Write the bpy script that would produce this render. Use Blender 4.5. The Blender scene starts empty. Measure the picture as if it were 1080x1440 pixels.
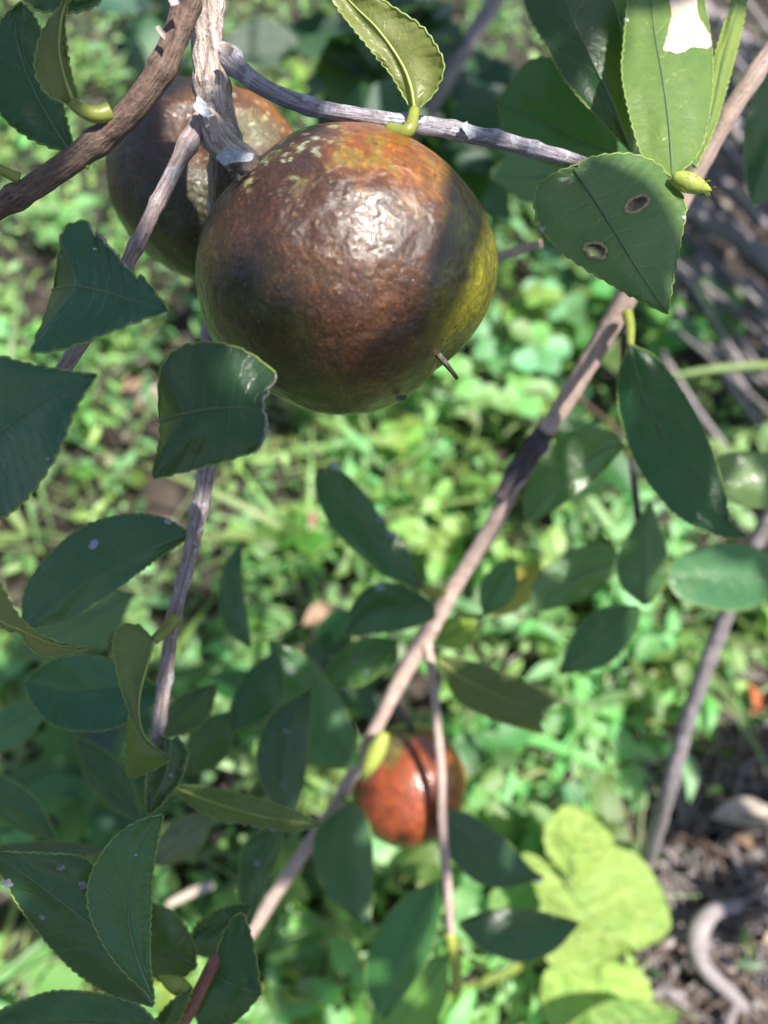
import bpy, math, random
import numpy as np
from mathutils import Vector, Matrix, noise as mn
R = math.radians
random.seed(11); rng = np.random.default_rng(11)
sc = bpy.context.scene
col = sc.collection

# ------------------------------------------------------------------ camera, sky, sun, exposure
CAM_H, PITCH, FPX = 0.80, R(58), 1120.0
CAM = np.array([0.0, 0.0, CAM_H])
FW = np.array([0, math.cos(PITCH), -math.sin(PITCH)])
UP = np.array([0, math.sin(PITCH), math.cos(PITCH)])
RT = np.array([1.0, 0, 0])
cd = bpy.data.cameras.new('camera'); cam = bpy.data.objects.new('camera', cd); col.objects.link(cam)
cam.location = CAM; cam.rotation_euler = (math.pi/2 - PITCH, 0, 0)
cd.sensor_fit = 'VERTICAL'; cd.sensor_width = 27; cd.sensor_height = 36; cd.lens = 28
cd.clip_start = 0.01; cd.clip_end = 500
cd.dof.use_dof = True; cd.dof.focus_distance = 0.205; cd.dof.aperture_fstop = 7.6
sc.camera = cam

SUN = np.array([0.38, -0.13, 0.92]); SUN /= np.linalg.norm(SUN)
sun_el = math.asin(SUN[2]); sun_az = math.atan2(SUN[0], SUN[1])
w = bpy.data.worlds.new('World'); sc.world = w; w.use_nodes = True
nt = w.node_tree; nt.nodes.clear()
sky = nt.nodes.new('ShaderNodeTexSky'); sky.sky_type = 'NISHITA'; sky.sun_disc = False
sky.sun_elevation = sun_el; sky.sun_rotation = sun_az
bgn = nt.nodes.new('ShaderNodeBackground'); bgn.inputs['Strength'].default_value = 0.08
wo = nt.nodes.new('ShaderNodeOutputWorld')
nt.links.new(sky.outputs[0], bgn.inputs[0]); nt.links.new(bgn.outputs[0], wo.inputs[0])
sl = bpy.data.lights.new('sun', 'SUN'); sl.energy = 5.0; sl.angle = R(0.53); sl.color = (1.0, 0.95, 0.87)
so = bpy.data.objects.new('sun', sl); col.objects.link(so)
so.rotation_euler = Vector(SUN).to_track_quat('Z', 'Y').to_euler(); so.location = SUN*6
sc.view_settings.view_transform = 'Standard'; sc.view_settings.look = 'None'
sc.view_settings.exposure = 1.25; sc.view_settings.gamma = 1.0
sc.render.engine = 'CYCLES'
sc.cycles.use_denoising = True
sc.cycles.max_bounces = 8; sc.cycles.transmission_bounces = 6; sc.cycles.transparent_max_bounces = 8

# ------------------------------------------------------------------ helpers
def at(px, py, z):
    """the place z metres in front of the camera that shows at photo pixel (px, py)"""
    return CAM + z*(FW + (px-540)/FPX*RT - (py-720)/FPX*UP)
def ground_z(x, y):
    return 0.018*math.sin(x*5.1+1.3)*math.cos(y*4.3) + 0.02*max(0, y-0.5)
def on_ground(px, py):
    d = FW + (px-540)/FPX*RT - (py-720)/FPX*UP
    t = -CAM_H/d[2]
    for _ in range(4):
        p = CAM + t*d; t = (ground_z(p[0], p[1]) - CAM_H)/d[2]
    return CAM + t*d
ORG = {}
def thing(name, label, cat, loc=(0, 0, 0), group=None):
    o = bpy.data.objects.new(name, None); col.objects.link(o); o.location = loc
    o.empty_display_size = 0.02
    o['label'] = label; o['category'] = cat
    if group: o['group'] = group
    ORG[o.name] = np.array(loc, float)
    return o
def mesh_data(name, V, F, mats, uv=None, smooth=True, midx=None, colr=None):
    me = bpy.data.meshes.new(name)
    me.from_pydata([tuple(map(float, v)) for v in V], [], [tuple(map(int, f)) for f in F])
    for m in (mats if isinstance(mats, (list, tuple)) else [mats]): me.materials.append(m)
    if smooth: me.polygons.foreach_set('use_smooth', [True]*len(me.polygons))
    if midx is not None: me.polygons.foreach_set('material_index', list(map(int, midx)))
    li = np.empty(len(me.loops), dtype=np.int32); me.loops.foreach_get('vertex_index', li)
    if uv is not None:
        ul = me.uv_layers.new(name='UVMap')
        ul.data.foreach_set('uv', np.asarray(uv, np.float32)[li].ravel())
    if colr is not None:
        a = me.color_attributes.new('tone', 'FLOAT_COLOR', 'POINT')
        c = np.ones((len(V), 4), np.float32); c[:, :3] = colr
        a.data.foreach_set('color', c.ravel())
    me.update()
    return me
def mk(name, V, F, mats, parent=None, uv=None, smooth=True, midx=None, colr=None, color=None, label=None):
    V = np.asarray(V, float)
    org = ORG.get(parent.name, np.zeros(3)) if parent is not None else np.zeros(3)
    o = bpy.data.objects.new(name, mesh_data(name, V-org, F, mats, uv, smooth, midx, colr))
    col.objects.link(o)
    if parent is not None: o.parent = parent
    ORG[o.name] = org
    if color is not None: o.color = (*color, 1)
    if label: o['label'] = label
    return o
def spline(P, n):
    """Catmull-Rom through P, n samples evenly spaced along the length"""
    P = np.asarray(P, float)
    if len(P) == 2: P = np.array([P[0], (P[0]+P[1])/2, P[1]])
    Q = np.vstack([2*P[0]-P[1], P, 2*P[-1]-P[-2]])
    out = []
    for i in range(1, len(Q)-2):
        for s in np.linspace(0, 1, 14, endpoint=False):
            a, b, c, d = Q[i-1], Q[i], Q[i+1], Q[i+2]
            out.append(.5*((2*b)+(-a+c)*s+(2*a-5*b+4*c-d)*s*s+(-a+3*b-3*c+d)*s**3))
    out.append(P[-1]); out = np.array(out)
    L = np.concatenate([[0], np.cumsum(np.linalg.norm(np.diff(out[:, :3], axis=0), axis=1))])
    t = np.linspace(0, L[-1], n)
    return np.stack([np.interp(t, L, out[:, k]) for k in range(out.shape[1])], 1)
def tube_geo(P, rad, seg=10, rough=0.0, fs=120, cap=True, seed=0.0, squash=None):
    """tube along P (n,3) of radius rad (n); rough = relative relief, streaked along the length"""
    P = np.asarray(P, float); n = len(P); rad = np.broadcast_to(np.asarray(rad, float), (n,))
    T = np.gradient(P, axis=0); T /= np.linalg.norm(T, axis=1)[:, None]+1e-12
    a = np.array([0, 0, 1.0]) if abs(T[0][2]) < .9 else np.array([1.0, 0, 0])
    N = np.cross(T[0], a); N /= np.linalg.norm(N)
    V, F, UV = [], [], []
    ln = np.concatenate([[0], np.cumsum(np.linalg.norm(np.diff(P, axis=0), axis=1))])
    for i in range(n):
        N = N - T[i]*np.dot(N, T[i]); N /= np.linalg.norm(N)+1e-12
        B = np.cross(T[i], N)
        for k in range(seg):
            th = 2*math.pi*k/seg
            r = rad[i]
            if rough:
                q = (math.cos(th)*1.6+seed, math.sin(th)*1.6, ln[i]*fs*.35+seed)
                q2 = (math.cos(th)*4+seed, math.sin(th)*4, ln[i]*fs)
                q3 = (math.cos(th)*1.1+seed*2, math.sin(th)*1.1, ln[i]*fs*.12)
                r *= 1+rough*(mn.noise(q)*.8+mn.noise(q2)*.6+mn.noise(q3)*1.1)
            V.append(P[i]+r*(math.cos(th)*N+math.sin(th)*B)); UV.append((k/seg, ln[i]))
    for i in range(n-1):
        for k in range(seg):
            k2 = (k+1) % seg
            F.append((i*seg+k, i*seg+k2, (i+1)*seg+k2, (i+1)*seg+k))
    if cap:
        F.append(tuple(range(seg-1, -1, -1))); F.append(tuple((n-1)*seg+k for k in range(seg)))
    return V, F, UV
def join(parts):
    V, F, UV = [], [], []
    for v, f, u in parts:
        b = len(V); V += list(v); UV += list(u); F += [tuple(i+b for i in q) for q in f]
    return V, F, UV

# ------------------------------------------------------------------ materials
class NB:
    def __init__(s, name):
        s.m = bpy.data.materials.new(name); s.m.use_nodes = True; s.t = s.m.node_tree; s.t.nodes.clear()
    def n(s, typ, **kw):
        o = s.t.nodes.new(typ)
        for k, v in kw.items():
            if k.startswith('i_'):
                key = k[2:]; key = int(key) if key.isdigit() else key.replace('_', ' ')
                s.set(o.inputs[key], v)
            else: setattr(o, k, v)
        return o
    def set(s, sock, v):
        if isinstance(v, bpy.types.NodeSocket): s.t.links.new(v, sock)
        elif isinstance(v, (tuple, list)) and sock.type == 'RGBA' and len(v) == 3: sock.default_value = (*v, 1)
        else: sock.default_value = v
    def math(s, op, a, b=0.0, c=None):
        o = s.n('ShaderNodeMath', operation=op); s.set(o.inputs[0], a); s.set(o.inputs[1], b)
        if c is not None: s.set(o.inputs[2], c)
        return o.outputs[0]
    def mix(s, f, a, b, mode='MIX'):
        o = s.n('ShaderNodeMix', data_type='RGBA', blend_type=mode)
        s.set(o.inputs[0], f); s.set(o.inputs[6], a); s.set(o.inputs[7], b)
        return o.outputs[2]
    def noise(s, vec, scale, detail=3, rough=.55, dist=0.0):
        o = s.n('ShaderNodeTexNoise'); s.set(o.inputs['Vector'], vec)
        o.inputs['Scale'].default_value = scale; o.inputs['Detail'].default_value = detail
        o.inputs['Roughness'].default_value = rough; o.inputs['Distortion'].default_value = dist
        return o.outputs['Fac']
    def ramp(s, f, stops):
        o = s.n('ShaderNodeValToRGB'); s.set(o.inputs[0], f); e = o.color_ramp.elements
        while len(e) < len(stops): e.new(.5)
        for q, (p, c) in zip(e, stops):
            q.position = p; q.color = (*c, 1) if isinstance(c, (tuple, list)) else (c, c, c, 1)
        return o.outputs[0]
    def coords(s, which='Object'): return s.n('ShaderNodeTexCoord').outputs[which]
    def bump(s, h, strength, dist, normal=None):
        o = s.n('ShaderNodeBump'); o.inputs['Strength'].default_value = strength; o.inputs['Distance'].default_value = dist
        s.set(o.inputs['Height'], h)
        if normal is not None: s.set(o.inputs['Normal'], normal)
        return o.outputs[0]
    def out(s, sh):
        o = s.n('ShaderNodeOutputMaterial'); s.t.links.new(sh, o.inputs[0]); return s.m
def leaf_material(name, rough=.30, trans=.30, tcol=(.20, .40, .03), under=(.11, .155, .04), nveins=9, uscale=1.0, spec=.5, bump=.3, randomise=0.0, mottle=0.0, coat=0.0):
    b = NB(name)
    uv = b.coords('UV'); ob = b.coords('Object')
    sp = b.n('ShaderNodeSeparateXYZ', i_0=uv)
    info = b.n('ShaderNodeObjectInfo')
    base = info.outputs['Color']
    if randomise:
        hs = b.n('ShaderNodeHueSaturation'); b.set(hs.inputs['Color'], base)
        b.set(hs.inputs['Hue'], b.math('MULTIPLY_ADD', info.outputs['Random'], .05*randomise, .5-.02*randomise))
        b.set(hs.inputs['Value'], b.math('MULTIPLY_ADD', info.outputs['Random'], .7*randomise, 1-.35*randomise))
        base = hs.outputs[0]
    a = b.math('ABSOLUTE', b.math('MULTIPLY_ADD', sp.outputs[1], 2.0, -1.0))
    wob = b.noise(uv, 6, 2)
    ph = b.math('ADD', b.math('MULTIPLY_ADD', sp.outputs[0], nveins, b.math('MULTIPLY', a, -1.5)), b.math('MULTIPLY', wob, .9))
    fr = b.math('ABSOLUTE', b.math('ADD', b.math('FRACT', ph), -.5))
    vein = b.ramp(fr, [(0.0, 1.0), (0.035, .55), (0.10, 0.0)])
    veinf = b.math('MULTIPLY', vein, b.math('SUBTRACT', 1.0, b.math('MULTIPLY', a, .85)))
    n1 = b.noise(ob, 55, 4, .6); n2 = b.noise(ob, 320, 3, .6); n3 = b.noise(ob, 900, 2, .5)
    c = b.mix(b.ramp(n1, [(.3, 0.0), (.75, .55)]), base, b.mix(1.0, base, (1.5, 1.25, .9), 'MULTIPLY'))
    c = b.mix(b.ramp(n2, [(.45, 0.0), (.75, .35)]), c, b.mix(1.0, c, (.45, .55, .6), 'MULTIPLY'))
    c = b.mix(b.math('MULTIPLY', veinf, .30), c, b.mix(.5, b.mix(1.0, c, (2.2, 2.0, 1.6), 'MULTIPLY'), (.10, .16, .06)))
    c = b.mix(b.ramp(n3, [(.70, 0.0), (.76, .35)]), c, (.20, .18, .10))
    if mottle: c = b.mix(b.ramp(b.noise(ob, 70, 4, .65), [(.42, 0.0), (.62, mottle)]), c, (.50, .52, .17))
    uc = b.mix(.45, under, base)
    uc = b.mix(b.ramp(n2, [(.5, 0.0), (.72, .5)]), uc, b.mix(1.0, uc, (.35, .4, .35), 'MULTIPLY'))
    uc = b.mix(b.math('MULTIPLY', veinf, .3), uc, b.mix(1.0, uc, (1.5, 1.5, 1.2), 'MULTIPLY'))
    geo = b.n('ShaderNodeNewGeometry')
    c2 = b.mix(geo.outputs['Backfacing'], c, uc)
    h = b.math('ADD', b.math('MULTIPLY', veinf, -.45), b.math('ADD', b.math('MULTIPLY', n2, .8), b.math('MULTIPLY', n1, 2.2)))
    nm = b.bump(h, bump, .0010*uscale)
    rr = b.math('ADD', b.math('MULTIPLY', geo.outputs['Backfacing'], .22), b.math('MULTIPLY_ADD', n1, .22, rough-.1))
    p = b.n('ShaderNodeBsdfPrincipled'); b.set(p.inputs['Base Color'], c2); b.set(p.inputs['Roughness'], rr)
    p.inputs['Specular IOR Level'].default_value = spec; b.set(p.inputs['Normal'], nm)
    p.inputs['Coat Weight'].default_value = coat; p.inputs['Coat Roughness'].default_value = .27; p.inputs['Coat IOR'].default_value = 1.6; b.set(p.inputs['Coat Normal'], nm)
    tr = b.n('ShaderNodeBsdfTranslucent')
    b.set(tr.inputs['Color'], b.mix(.55, b.mix(1.0, base, (5.5, 4.6, 2.5), 'MULTIPLY'), tcol)); b.set(tr.inputs['Normal'], nm)
    ms = b.n('ShaderNodeMixShader'); ms.inputs[0].default_value = trans
    b.t.links.new(p.outputs[0], ms.inputs[1]); b.t.links.new(tr.outputs[0], ms.inputs[2])
    return b.out(ms.outputs[0])
def simple(name, c, rough=.5, var=.3, scale=200, c2=None, spec=.5, trans=0.0, objcol=False):
    b = NB(name); ob = b.coords('Object')
    base = b.n('ShaderNodeObjectInfo').outputs['Color'] if objcol else c
    n = b.noise(ob, scale, 4, .6)
    cc = b.mix(b.ramp(n, [(.35, 0.0), (.7, 1.0)]), base, c2 if c2 else b.mix(1.0, base, tuple(1-var for _ in range(3)), 'MULTIPLY'))
    p = b.n('ShaderNodeBsdfPrincipled'); b.set(p.inputs['Base Color'], cc); p.inputs['Roughness'].default_value = rough
    p.inputs['Specular IOR Level'].default_value = spec
    b.set(p.inputs['Normal'], b.bump(n, .3, .001))
    if trans:
        tr = b.n('ShaderNodeBsdfTranslucent'); b.set(tr.inputs['Color'], cc)
        ms = b.n('ShaderNodeMixShader'); ms.inputs[0].default_value = trans
        b.t.links.new(p.outputs[0], ms.inputs[1]); b.t.links.new(tr.outputs[0], ms.inputs[2])
        return b.out(ms.outputs[0])
    return b.out(p.outputs[0])
def bark_material(name, light, mid, dark, lichen=0.0, strength=.8, across=2.2, along=260, patch=0.5):
    b = NB(name)
    uv = b.coords('UV'); ob = b.coords('Object')
    mp = b.n('ShaderNodeMapping'); b.set(mp.inputs[0], uv); mp.inputs['Scale'].default_value = (across, along, 1)
    mo = b.n('ShaderNodeMapping'); b.set(mo.inputs[0], uv); mo.inputs['Scale'].default_value = (10*across, along*.6, 1)
    st = b.noise(mo.outputs[0], 1.0, 5, .65, .3)
    pt = b.noise(ob, 110, 4, .6); fine = b.noise(ob, 1300, 3, .6); vf = b.noise(ob, 500, 4, .65)
    c = b.ramp(st, [(.28, dark), (.45, mid), (.62, light)])
    c = b.mix(b.math('MULTIPLY', b.ramp(pt, [(.42, 0.0), (.62, 1.0)]), patch), c, mid)
    c = b.mix(b.ramp(vf, [(.58, 0.0), (.70, .8)]), c, dark)
    c = b.mix(b.ramp(fine, [(.55, 0.0), (.75, .5)]), c, b.mix(1.0, c, (1.7, 1.65, 1.6), 'MULTIPLY'))
    if lichen:
        c = b.mix(b.ramp(b.noise(ob, 260, 4, .6, .5), [(.62-.2*lichen, 0.0), (.68-.2*lichen, .9)]), c, (.37, .38, .44))
    h = b.math('ADD', b.math('MULTIPLY', st, 1.0), b.math('ADD', b.math('MULTIPLY', vf, .5), b.math('MULTIPLY', fine, .2)))
    p = b.n('ShaderNodeBsdfPrincipled'); b.set(p.inputs['Base Color'], c); p.inputs['Roughness'].default_value = .72
    p.inputs['Specular IOR Level'].default_value = .3
    b.set(p.inputs['Normal'], b.bump(h, strength, .0012))
    return b.out(p.outputs[0])
def fruit_material(name, rough=.40, bump=1.0, coat=.8, crough=.16, spec=.22):
    b = NB(name); ob = b.coords('Object')
    base = b.n('ShaderNodeVertexColor', layer_name='tone').outputs['Color']
    f1 = b.noise(ob, 1500, 2, .5); f2 = b.noise(ob, 620, 4, .6); f3 = b.noise(ob, 230, 4, .6, .6); g3 = b.noise(ob, 300, 1.5, .4, .3); g2 = b.noise(ob, 620, 1, .4); f4 = b.noise(ob, 95, 3, .5)
    c = b.mix(b.ramp(f3, [(.36, .65), (.58, 0.0)]), base, b.mix(1.0, base, (.55, .48, .6), 'MULTIPLY'))
    c = b.mix(b.ramp(f2, [(.50, 0.0), (.68, .75)]), c, b.mix(1.0, c, (2.2, 1.9, 1.2), 'MULTIPLY'))
    c = b.mix(b.ramp(f1, [(.60, 0.0), (.70, .55)]), c, b.mix(.4, c, (.26, .12, .03)))
    c = b.mix(b.ramp(f1, [(.28, .7), (.36, 0.0)]), c, b.mix(1.0, c, (.35, .35, .4), 'MULTIPLY'))
    v1 = b.n('ShaderNodeTexVoronoi'); b.set(v1.inputs['Vector'], ob); v1.inputs['Scale'].default_value = 330
    dot = b.math('MULTIPLY', b.ramp(v1.outputs['Distance'], [(.10, 1.0), (.19, 0.0)]), b.ramp(b.noise(ob, 60, 2), [(.45, 0.0), (.6, 1.0)]))
    c = b.mix(b.math('MULTIPLY', dot, .45), c, (.18, .10, .04))
    v2 = b.n('ShaderNodeTexVoronoi'); b.set(v2.inputs['Vector'], ob); v2.inputs['Scale'].default_value = 140
    c = b.mix(b.ramp(v2.outputs['Distance'], [(.05, .8), (.10, 0.0)]), c, (.012, .008, .006))
    vo = b.n('ShaderNodeTexVoronoi', feature='DISTANCE_TO_EDGE'); b.set(vo.inputs['Vector'], b.mix(.004, ob, b.n('ShaderNodeTexNoise', i_Scale=300.0).outputs['Color'], 'ADD'))
    vo.inputs['Scale'].default_value = 620
    pore = b.ramp(vo.outputs[0], [(.0, 0.0), (.22, 1.0)])
    h = b.math('ADD', b.math('ADD', b.math('MULTIPLY', g3, 2.3), b.math('MULTIPLY', f4, 8.0)), b.math('ADD', b.math('MULTIPLY', pore, .10), b.math('MULTIPLY', g2, 1.1)))
    p = b.n('ShaderNodeBsdfPrincipled'); b.set(p.inputs['Base Color'], c)
    b.set(p.inputs['Roughness'], b.math('MULTIPLY_ADD', f3, .30, rough-.04))
    p.inputs['Coat Weight'].default_value = coat; p.inputs['Coat Roughness'].default_value = crough; p.inputs['Specular IOR Level'].default_value = spec; p.inputs['Coat IOR'].default_value = 1.65
    nm = b.bump(h, 1.0, .00018*bump)
    b.set(p.inputs['Normal'], nm); b.set(p.inputs['Coat Normal'], nm)
    return b.out(p.outputs[0])
def tone_material(name, rough=.5, trans=.0, scale=150):
    b = NB(name); ob = b.coords('Object')
    base = b.n('ShaderNodeVertexColor', layer_name='tone').outputs['Color']
    n = b.noise(ob, scale, 3, .6)
    c = b.mix(b.ramp(n, [(.35, .5), (.65, 0.0)]), base, b.mix(1.0, base, (.6, .6, .6), 'MULTIPLY'))
    p = b.n('ShaderNodeBsdfPrincipled'); b.set(p.inputs['Base Color'], c); p.inputs['Roughness'].default_value = rough
    if trans:
        tr = b.n('ShaderNodeBsdfTranslucent'); b.set(tr.inputs['Color'], b.mix(1.0, c, (2.2, 2.0, .9), 'MULTIPLY'))
        ms = b.n('ShaderNodeMixShader'); ms.inputs[0].default_value = trans
        b.t.links.new(p.outputs[0], ms.inputs[1]); b.t.links.new(tr.outputs[0], ms.inputs[2])
        return b.out(ms.outputs[0])
    return b.out(p.outputs[0])

M_LEAF = leaf_material('waxy_leaf', rough=.36, coat=.22)
M_WEED = leaf_material('weed_leaf', rough=.42, trans=.36, tcol=(.30, .42, .12), under=(.16, .22, .10), nveins=6, uscale=.6, bump=.2, randomise=1.0)
M_CRINK = leaf_material('crinkled_weed_leaf', rough=.4, trans=.24, tcol=(.2, .46, .13), under=(.2, .28, .1), nveins=6, uscale=4, bump=.9, mottle=.22)
M_RIB = simple('leaf_rib', (.085, .14, .055), .45, .25, 300)
M_RIBU = simple('leaf_rib_underside', (.28, .32, .07), .45, .25, 300)
M_EDGE = simple('leaf_margin', (.30, .40, .10), .45, .45, 700, trans=.3)
M_PET = simple('petiole_skin', (.24, .29, .05), .38, .25, 250, c2=(.20, .20, .04), trans=.2)
M_BUD = simple('bud_skin', (.32, .36, .07), .5, .2, 300, c2=(.30, .36, .06), trans=.2)
M_SCAR = simple('dry_leaf_scar', (.34, .31, .27), .8, .7, 900, c2=(.14, .10, .06))
M_TAN = simple('dry_hole_rim', (.42, .30, .16), .8, .5, 900)
M_PATCH = simple('dead_leaf_tissue', (.50, .45, .41), .7, .3, 260, c2=(.42, .30, .20), trans=.15)
M_LICH = simple('pale_lichen', (.36, .38, .42), .85, .5, 1500)
M_LICHG = simple('grey_lichen', (.22, .23, .26), .85, .5, 1500)
M_BARK1 = bark_material('pale_fissured_bark', (.50, .45, .42), (.30, .23, .19), (.055, .034, .027), strength=1.0, patch=.35)
M_BARKT = bark_material('grey_twig_bark', (.42, .37, .38), (.27, .20, .18), (.07, .05, .05), lichen=.12, strength=.8)
M_BARKL = bark_material('lichen_grey_twig_bark', (.34, .31, .36), (.22, .19, .21), (.06, .05, .06), lichen=.45, strength=.8)
M_BARKB = bark_material('brown_branch_bark', (.20, .135, .10), (.115, .075, .058), (.03, .02, .017), strength=1.0)
M_BARKC = bark_material('tan_branch_bark', (.50, .385, .33), (.38, .275, .235), (.15, .10, .09), strength=.5, patch=.8)
M_BARKD = bark_material('dark_branch_bark', (.10, .08, .10), (.06, .045, .05), (.02, .016, .018), strength=.6)
M_BARKR = bark_material('red_brown_shoot_bark', (.26, .13, .09), (.20, .09, .06), (.07, .035, .025), strength=.5)
M_ROOT = bark_material('dry_root_bark', (.17, .125, .10), (.10, .07, .055), (.03, .022, .018), strength=.7)
M_STICKD = bark_material('shaded_stick_bark', (.24, .22, .23), (.14, .12, .125), (.04, .033, .035), strength=.9, along=120)  # darker copy of the weathered bark, the heap's shade put into its colour
M_STICK = bark_material('weathered_stick_bark', (.33, .30, .31), (.21, .18, .18), (.07, .06, .06), strength=.9, along=120)
M_FRUIT = fruit_material('fruit_skin')
M_FRUIT2 = fruit_material('wet_fruit_skin', bump=1.5, coat=.6, crough=.13)
M_FRUIT3 = fruit_material('smooth_fruit_skin', rough=.45, bump=.35, coat=.8, crough=.2)
M_DARK = simple('dark_dry_stalk', (.045, .035, .03), .8, .5, 700, c2=(.14, .11, .09))
M_DEAD = simple('dead_leaf', (.3, .2, .12), .75, .5, 120, objcol=True)
M_STEM = simple('weed_stem', (.16, .24, .07), .5, .4, 150)
M_COVER = tone_material('ground_cover_leaf', .45, .32)
M_LITTER = tone_material('litter', .85, .0, 250)
def soil_material():
    b = NB('soil'); ob = b.coords('Object')
    n1 = b.noise(ob, 5, 4, .6); n2 = b.noise(ob, 40, 5, .7); n3 = b.noise(ob, 220, 4, .7)
    c = b.ramp(n2, [(.3, (.012, .009, .007)), (.55, (.035, .026, .020)), (.75, (.085, .065, .05))])
    c = b.mix(b.ramp(n1, [(.55, 0.0), (.75, .45)]), c, (.17, .125, .10))
    c = b.mix(b.ramp(n3, [(.64, 0.0), (.76, .5)]), c, (.20, .17, .14))
    p = b.n('ShaderNodeBsdfPrincipled'); b.set(p.inputs['Base Color'], c); p.inputs['Roughness'].default_value = .9
    b.set(p.inputs['Normal'], b.bump(b.math('ADD', n2, b.math('MULTIPLY', n3, .4)), 1.0, .012))
    return b.out(p.outputs[0])
M_SOIL = soil_material()

# ------------------------------------------------------------------ ground
gv, gf = [], []
nx, ny = 120, 150
xs = np.sign(np.linspace(-1, 1, nx))*np.abs(np.linspace(-1, 1, nx))**3*60
ys = np.concatenate([np.linspace(-60, -1, 12), np.linspace(-.8, 3.2, 110), np.linspace(3.6, 90, ny-122)])
for y in ys:
    for x in xs:
        near = abs(x) < 3 and -1 < y < 3.3
        z = ground_z(x, min(y, 4)) + (mn.fractal((x*9, y*9, 1.7), 1, 2, 4)*.008 if near else 0)
        gv.append((x, y, z-.006))
for j in range(len(ys)-1):
    for i in range(nx-1):
        gf.append((j*nx+i, j*nx+i+1, (j+1)*nx+i+1, (j+1)*nx+i))
g = mk('ground', gv, gf, M_SOIL); g['kind'] = 'structure'

# ------------------------------------------------------------------ leaves
LR = random.Random(3)
def leaf(parent, L, M, Rr, z0, z1, sl=.3, sr=.3, arch=0.0, tint=(.03, .075, .035), under=False, orient='L', name='leaf',
         label=None, n=110, m=9, teeth=True, cut=False, rag=None, holes=(), wave=.0017, pet=None, petr=.0012, ribs=True, edge=True, spiky=False,
         zbend=None, bow=.25, spots=(), patches=()):
    """one leaf. L, M, Rr: left edge, midrib and right edge from base to tip (photo pixels); z0, z1: distance of base and tip;
    sl, sr: how steeply each half falls away from (+) or rises towards (-) the viewer"""
    L, M, Rr = spline(L, n), spline(M, n), spline(Rr, n)
    fo = LR.uniform(-.12, .14); sl += fo; sr += .04-fo*LR.uniform(.3, 1.0)
    t = np.linspace(0, 1, n); sd = random.random()*50
    zm = z0+(z1-z0)*t+arch*np.sin(np.pi*t)
    if zbend is not None: zm = zm+zbend[0]*np.clip(1-t/zbend[1], 0, 1)**2
    dLn = np.linalg.norm(L-M, axis=1); dRn = np.linalg.norm(Rr-M, axis=1)
    px2m = np.mean(zm)/FPX
    length = np.sum(np.linalg.norm(np.diff(M, axis=0), axis=1))*px2m
    if teeth:
        nt_ = max(10, int(length/(.0055 if spiky else .0023))); amp = (.0013 if spiky else .00046)/px2m
        for E, dn, ph in ((L, dLn, .0), (Rr, dRn, .37)):
            saw = np.array([((q*nt_+ph+.25*mn.noise((q*9, sd, ph))) % 1.0) for q in t])
            saw = (np.where(saw < .75, saw/.75, (1-saw)/.25)-.4)*np.array([1+1.1*mn.noise((q*14, sd, ph+5)) for q in t])
            tg = np.gradient(E, axis=0); tg /= np.linalg.norm(tg, axis=1)[:, None]+1e-9
            nr = np.stack([-tg[:, 1], tg[:, 0]], 1)
            sg = np.sign(np.sum(nr*(E-M), axis=1)); sg[sg == 0] = 1
            E += nr*(sg*amp*saw*np.clip(np.sin(np.pi*t)*4, 0, 1))[:, None]
    if rag:
        for side, a, b_, amt in rag:
            E = L if side == 'L' else Rr
            k = np.clip(np.minimum((t-a), (b_-t))/.03, 0, 1)
            nz = np.array([abs(mn.noise((q*30, sd, 3.3)))+.6*abs(mn.noise((q*75, sd, 7))) for q in t])
            dn = np.linalg.norm(E-M, axis=1)[:, None]+1e-6
            E += (M-E)/dn*(k*nz*amt)[:, None]
    vs = np.concatenate([-np.linspace(1, 0, m+1)[:-1], [0], np.linspace(0, 1, m+1)[1:]]); nv = len(vs)
    P2 = np.zeros((n, nv, 2)); Z = np.zeros((n, nv))
    for j, v in enumerate(vs):
        E, s_, dn = (L, sl, dLn) if v < 0 else (Rr, sr, dRn)
        a = abs(v)
        P2[:, j] = M+(E-M)*a
        Z[:, j] = zm+s_*dn*px2m*((1-bow)*a+bow*a*a)
    if cut:
        tip = M[-1]-M[-4]; tip = tip/np.linalg.norm(tip)
        for j, v in enumerate(vs):
            off = (mn.noise((v*1.7, sd, 1.1))*12+mn.noise((v*5, sd, 4))*6+mn.noise((v*13, sd, 8))*4)*.19/z0
            P2[:, j] += tip*(off*np.clip((t-.75)/.25, 0, 1)**2)[:, None]
    for i in range(n):
        for j in range(nv):
            Z[i, j] += wave*(mn.noise((t[i]*3.1+sd, vs[j]*1.3, 2))*1.0+mn.noise((t[i]*9+sd, vs[j]*2.2, 5))*.45*abs(vs[j]))
    holes_in = np.zeros((n, nv), bool)
    for (hx, hy, hrx, hry, ha) in holes:
        ca, sa = math.cos(ha), math.sin(ha)
        dx, dy = P2[..., 0]-hx, P2[..., 1]-hy
        u = (dx*ca+dy*sa)/hrx; v = (-dx*sa+dy*ca)/hry; r_ = np.hypot(u, v)+1e-9
        ins = r_ < 1; holes_in |= ins
        un, vn = u/r_, v/r_
        P2[..., 0] = np.where(ins, hx+(un*hrx*ca-vn*hry*sa), P2[..., 0])
        P2[..., 1] = np.where(ins, hy+(un*hrx*sa+vn*hry*ca), P2[..., 1])
    V3 = CAM+Z[..., None]*(FW+((P2[..., 0]-540)/FPX)[..., None]*RT-((P2[..., 1]-720)/FPX)[..., None]*UP)
    V = V3.reshape(-1, 3)
    UV = np.stack([np.repeat(t, nv), np.tile((vs+1)/2, n)], 1)
    # which way round: the chosen half shows its upper side to the viewer unless under
    ii, jj = n//2, (m//2 if orient == 'L' else m+m//2)
    e1 = V3[ii+1, jj]-V3[ii, jj]; e2 = V3[ii, jj+1]-V3[ii, jj]
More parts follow.
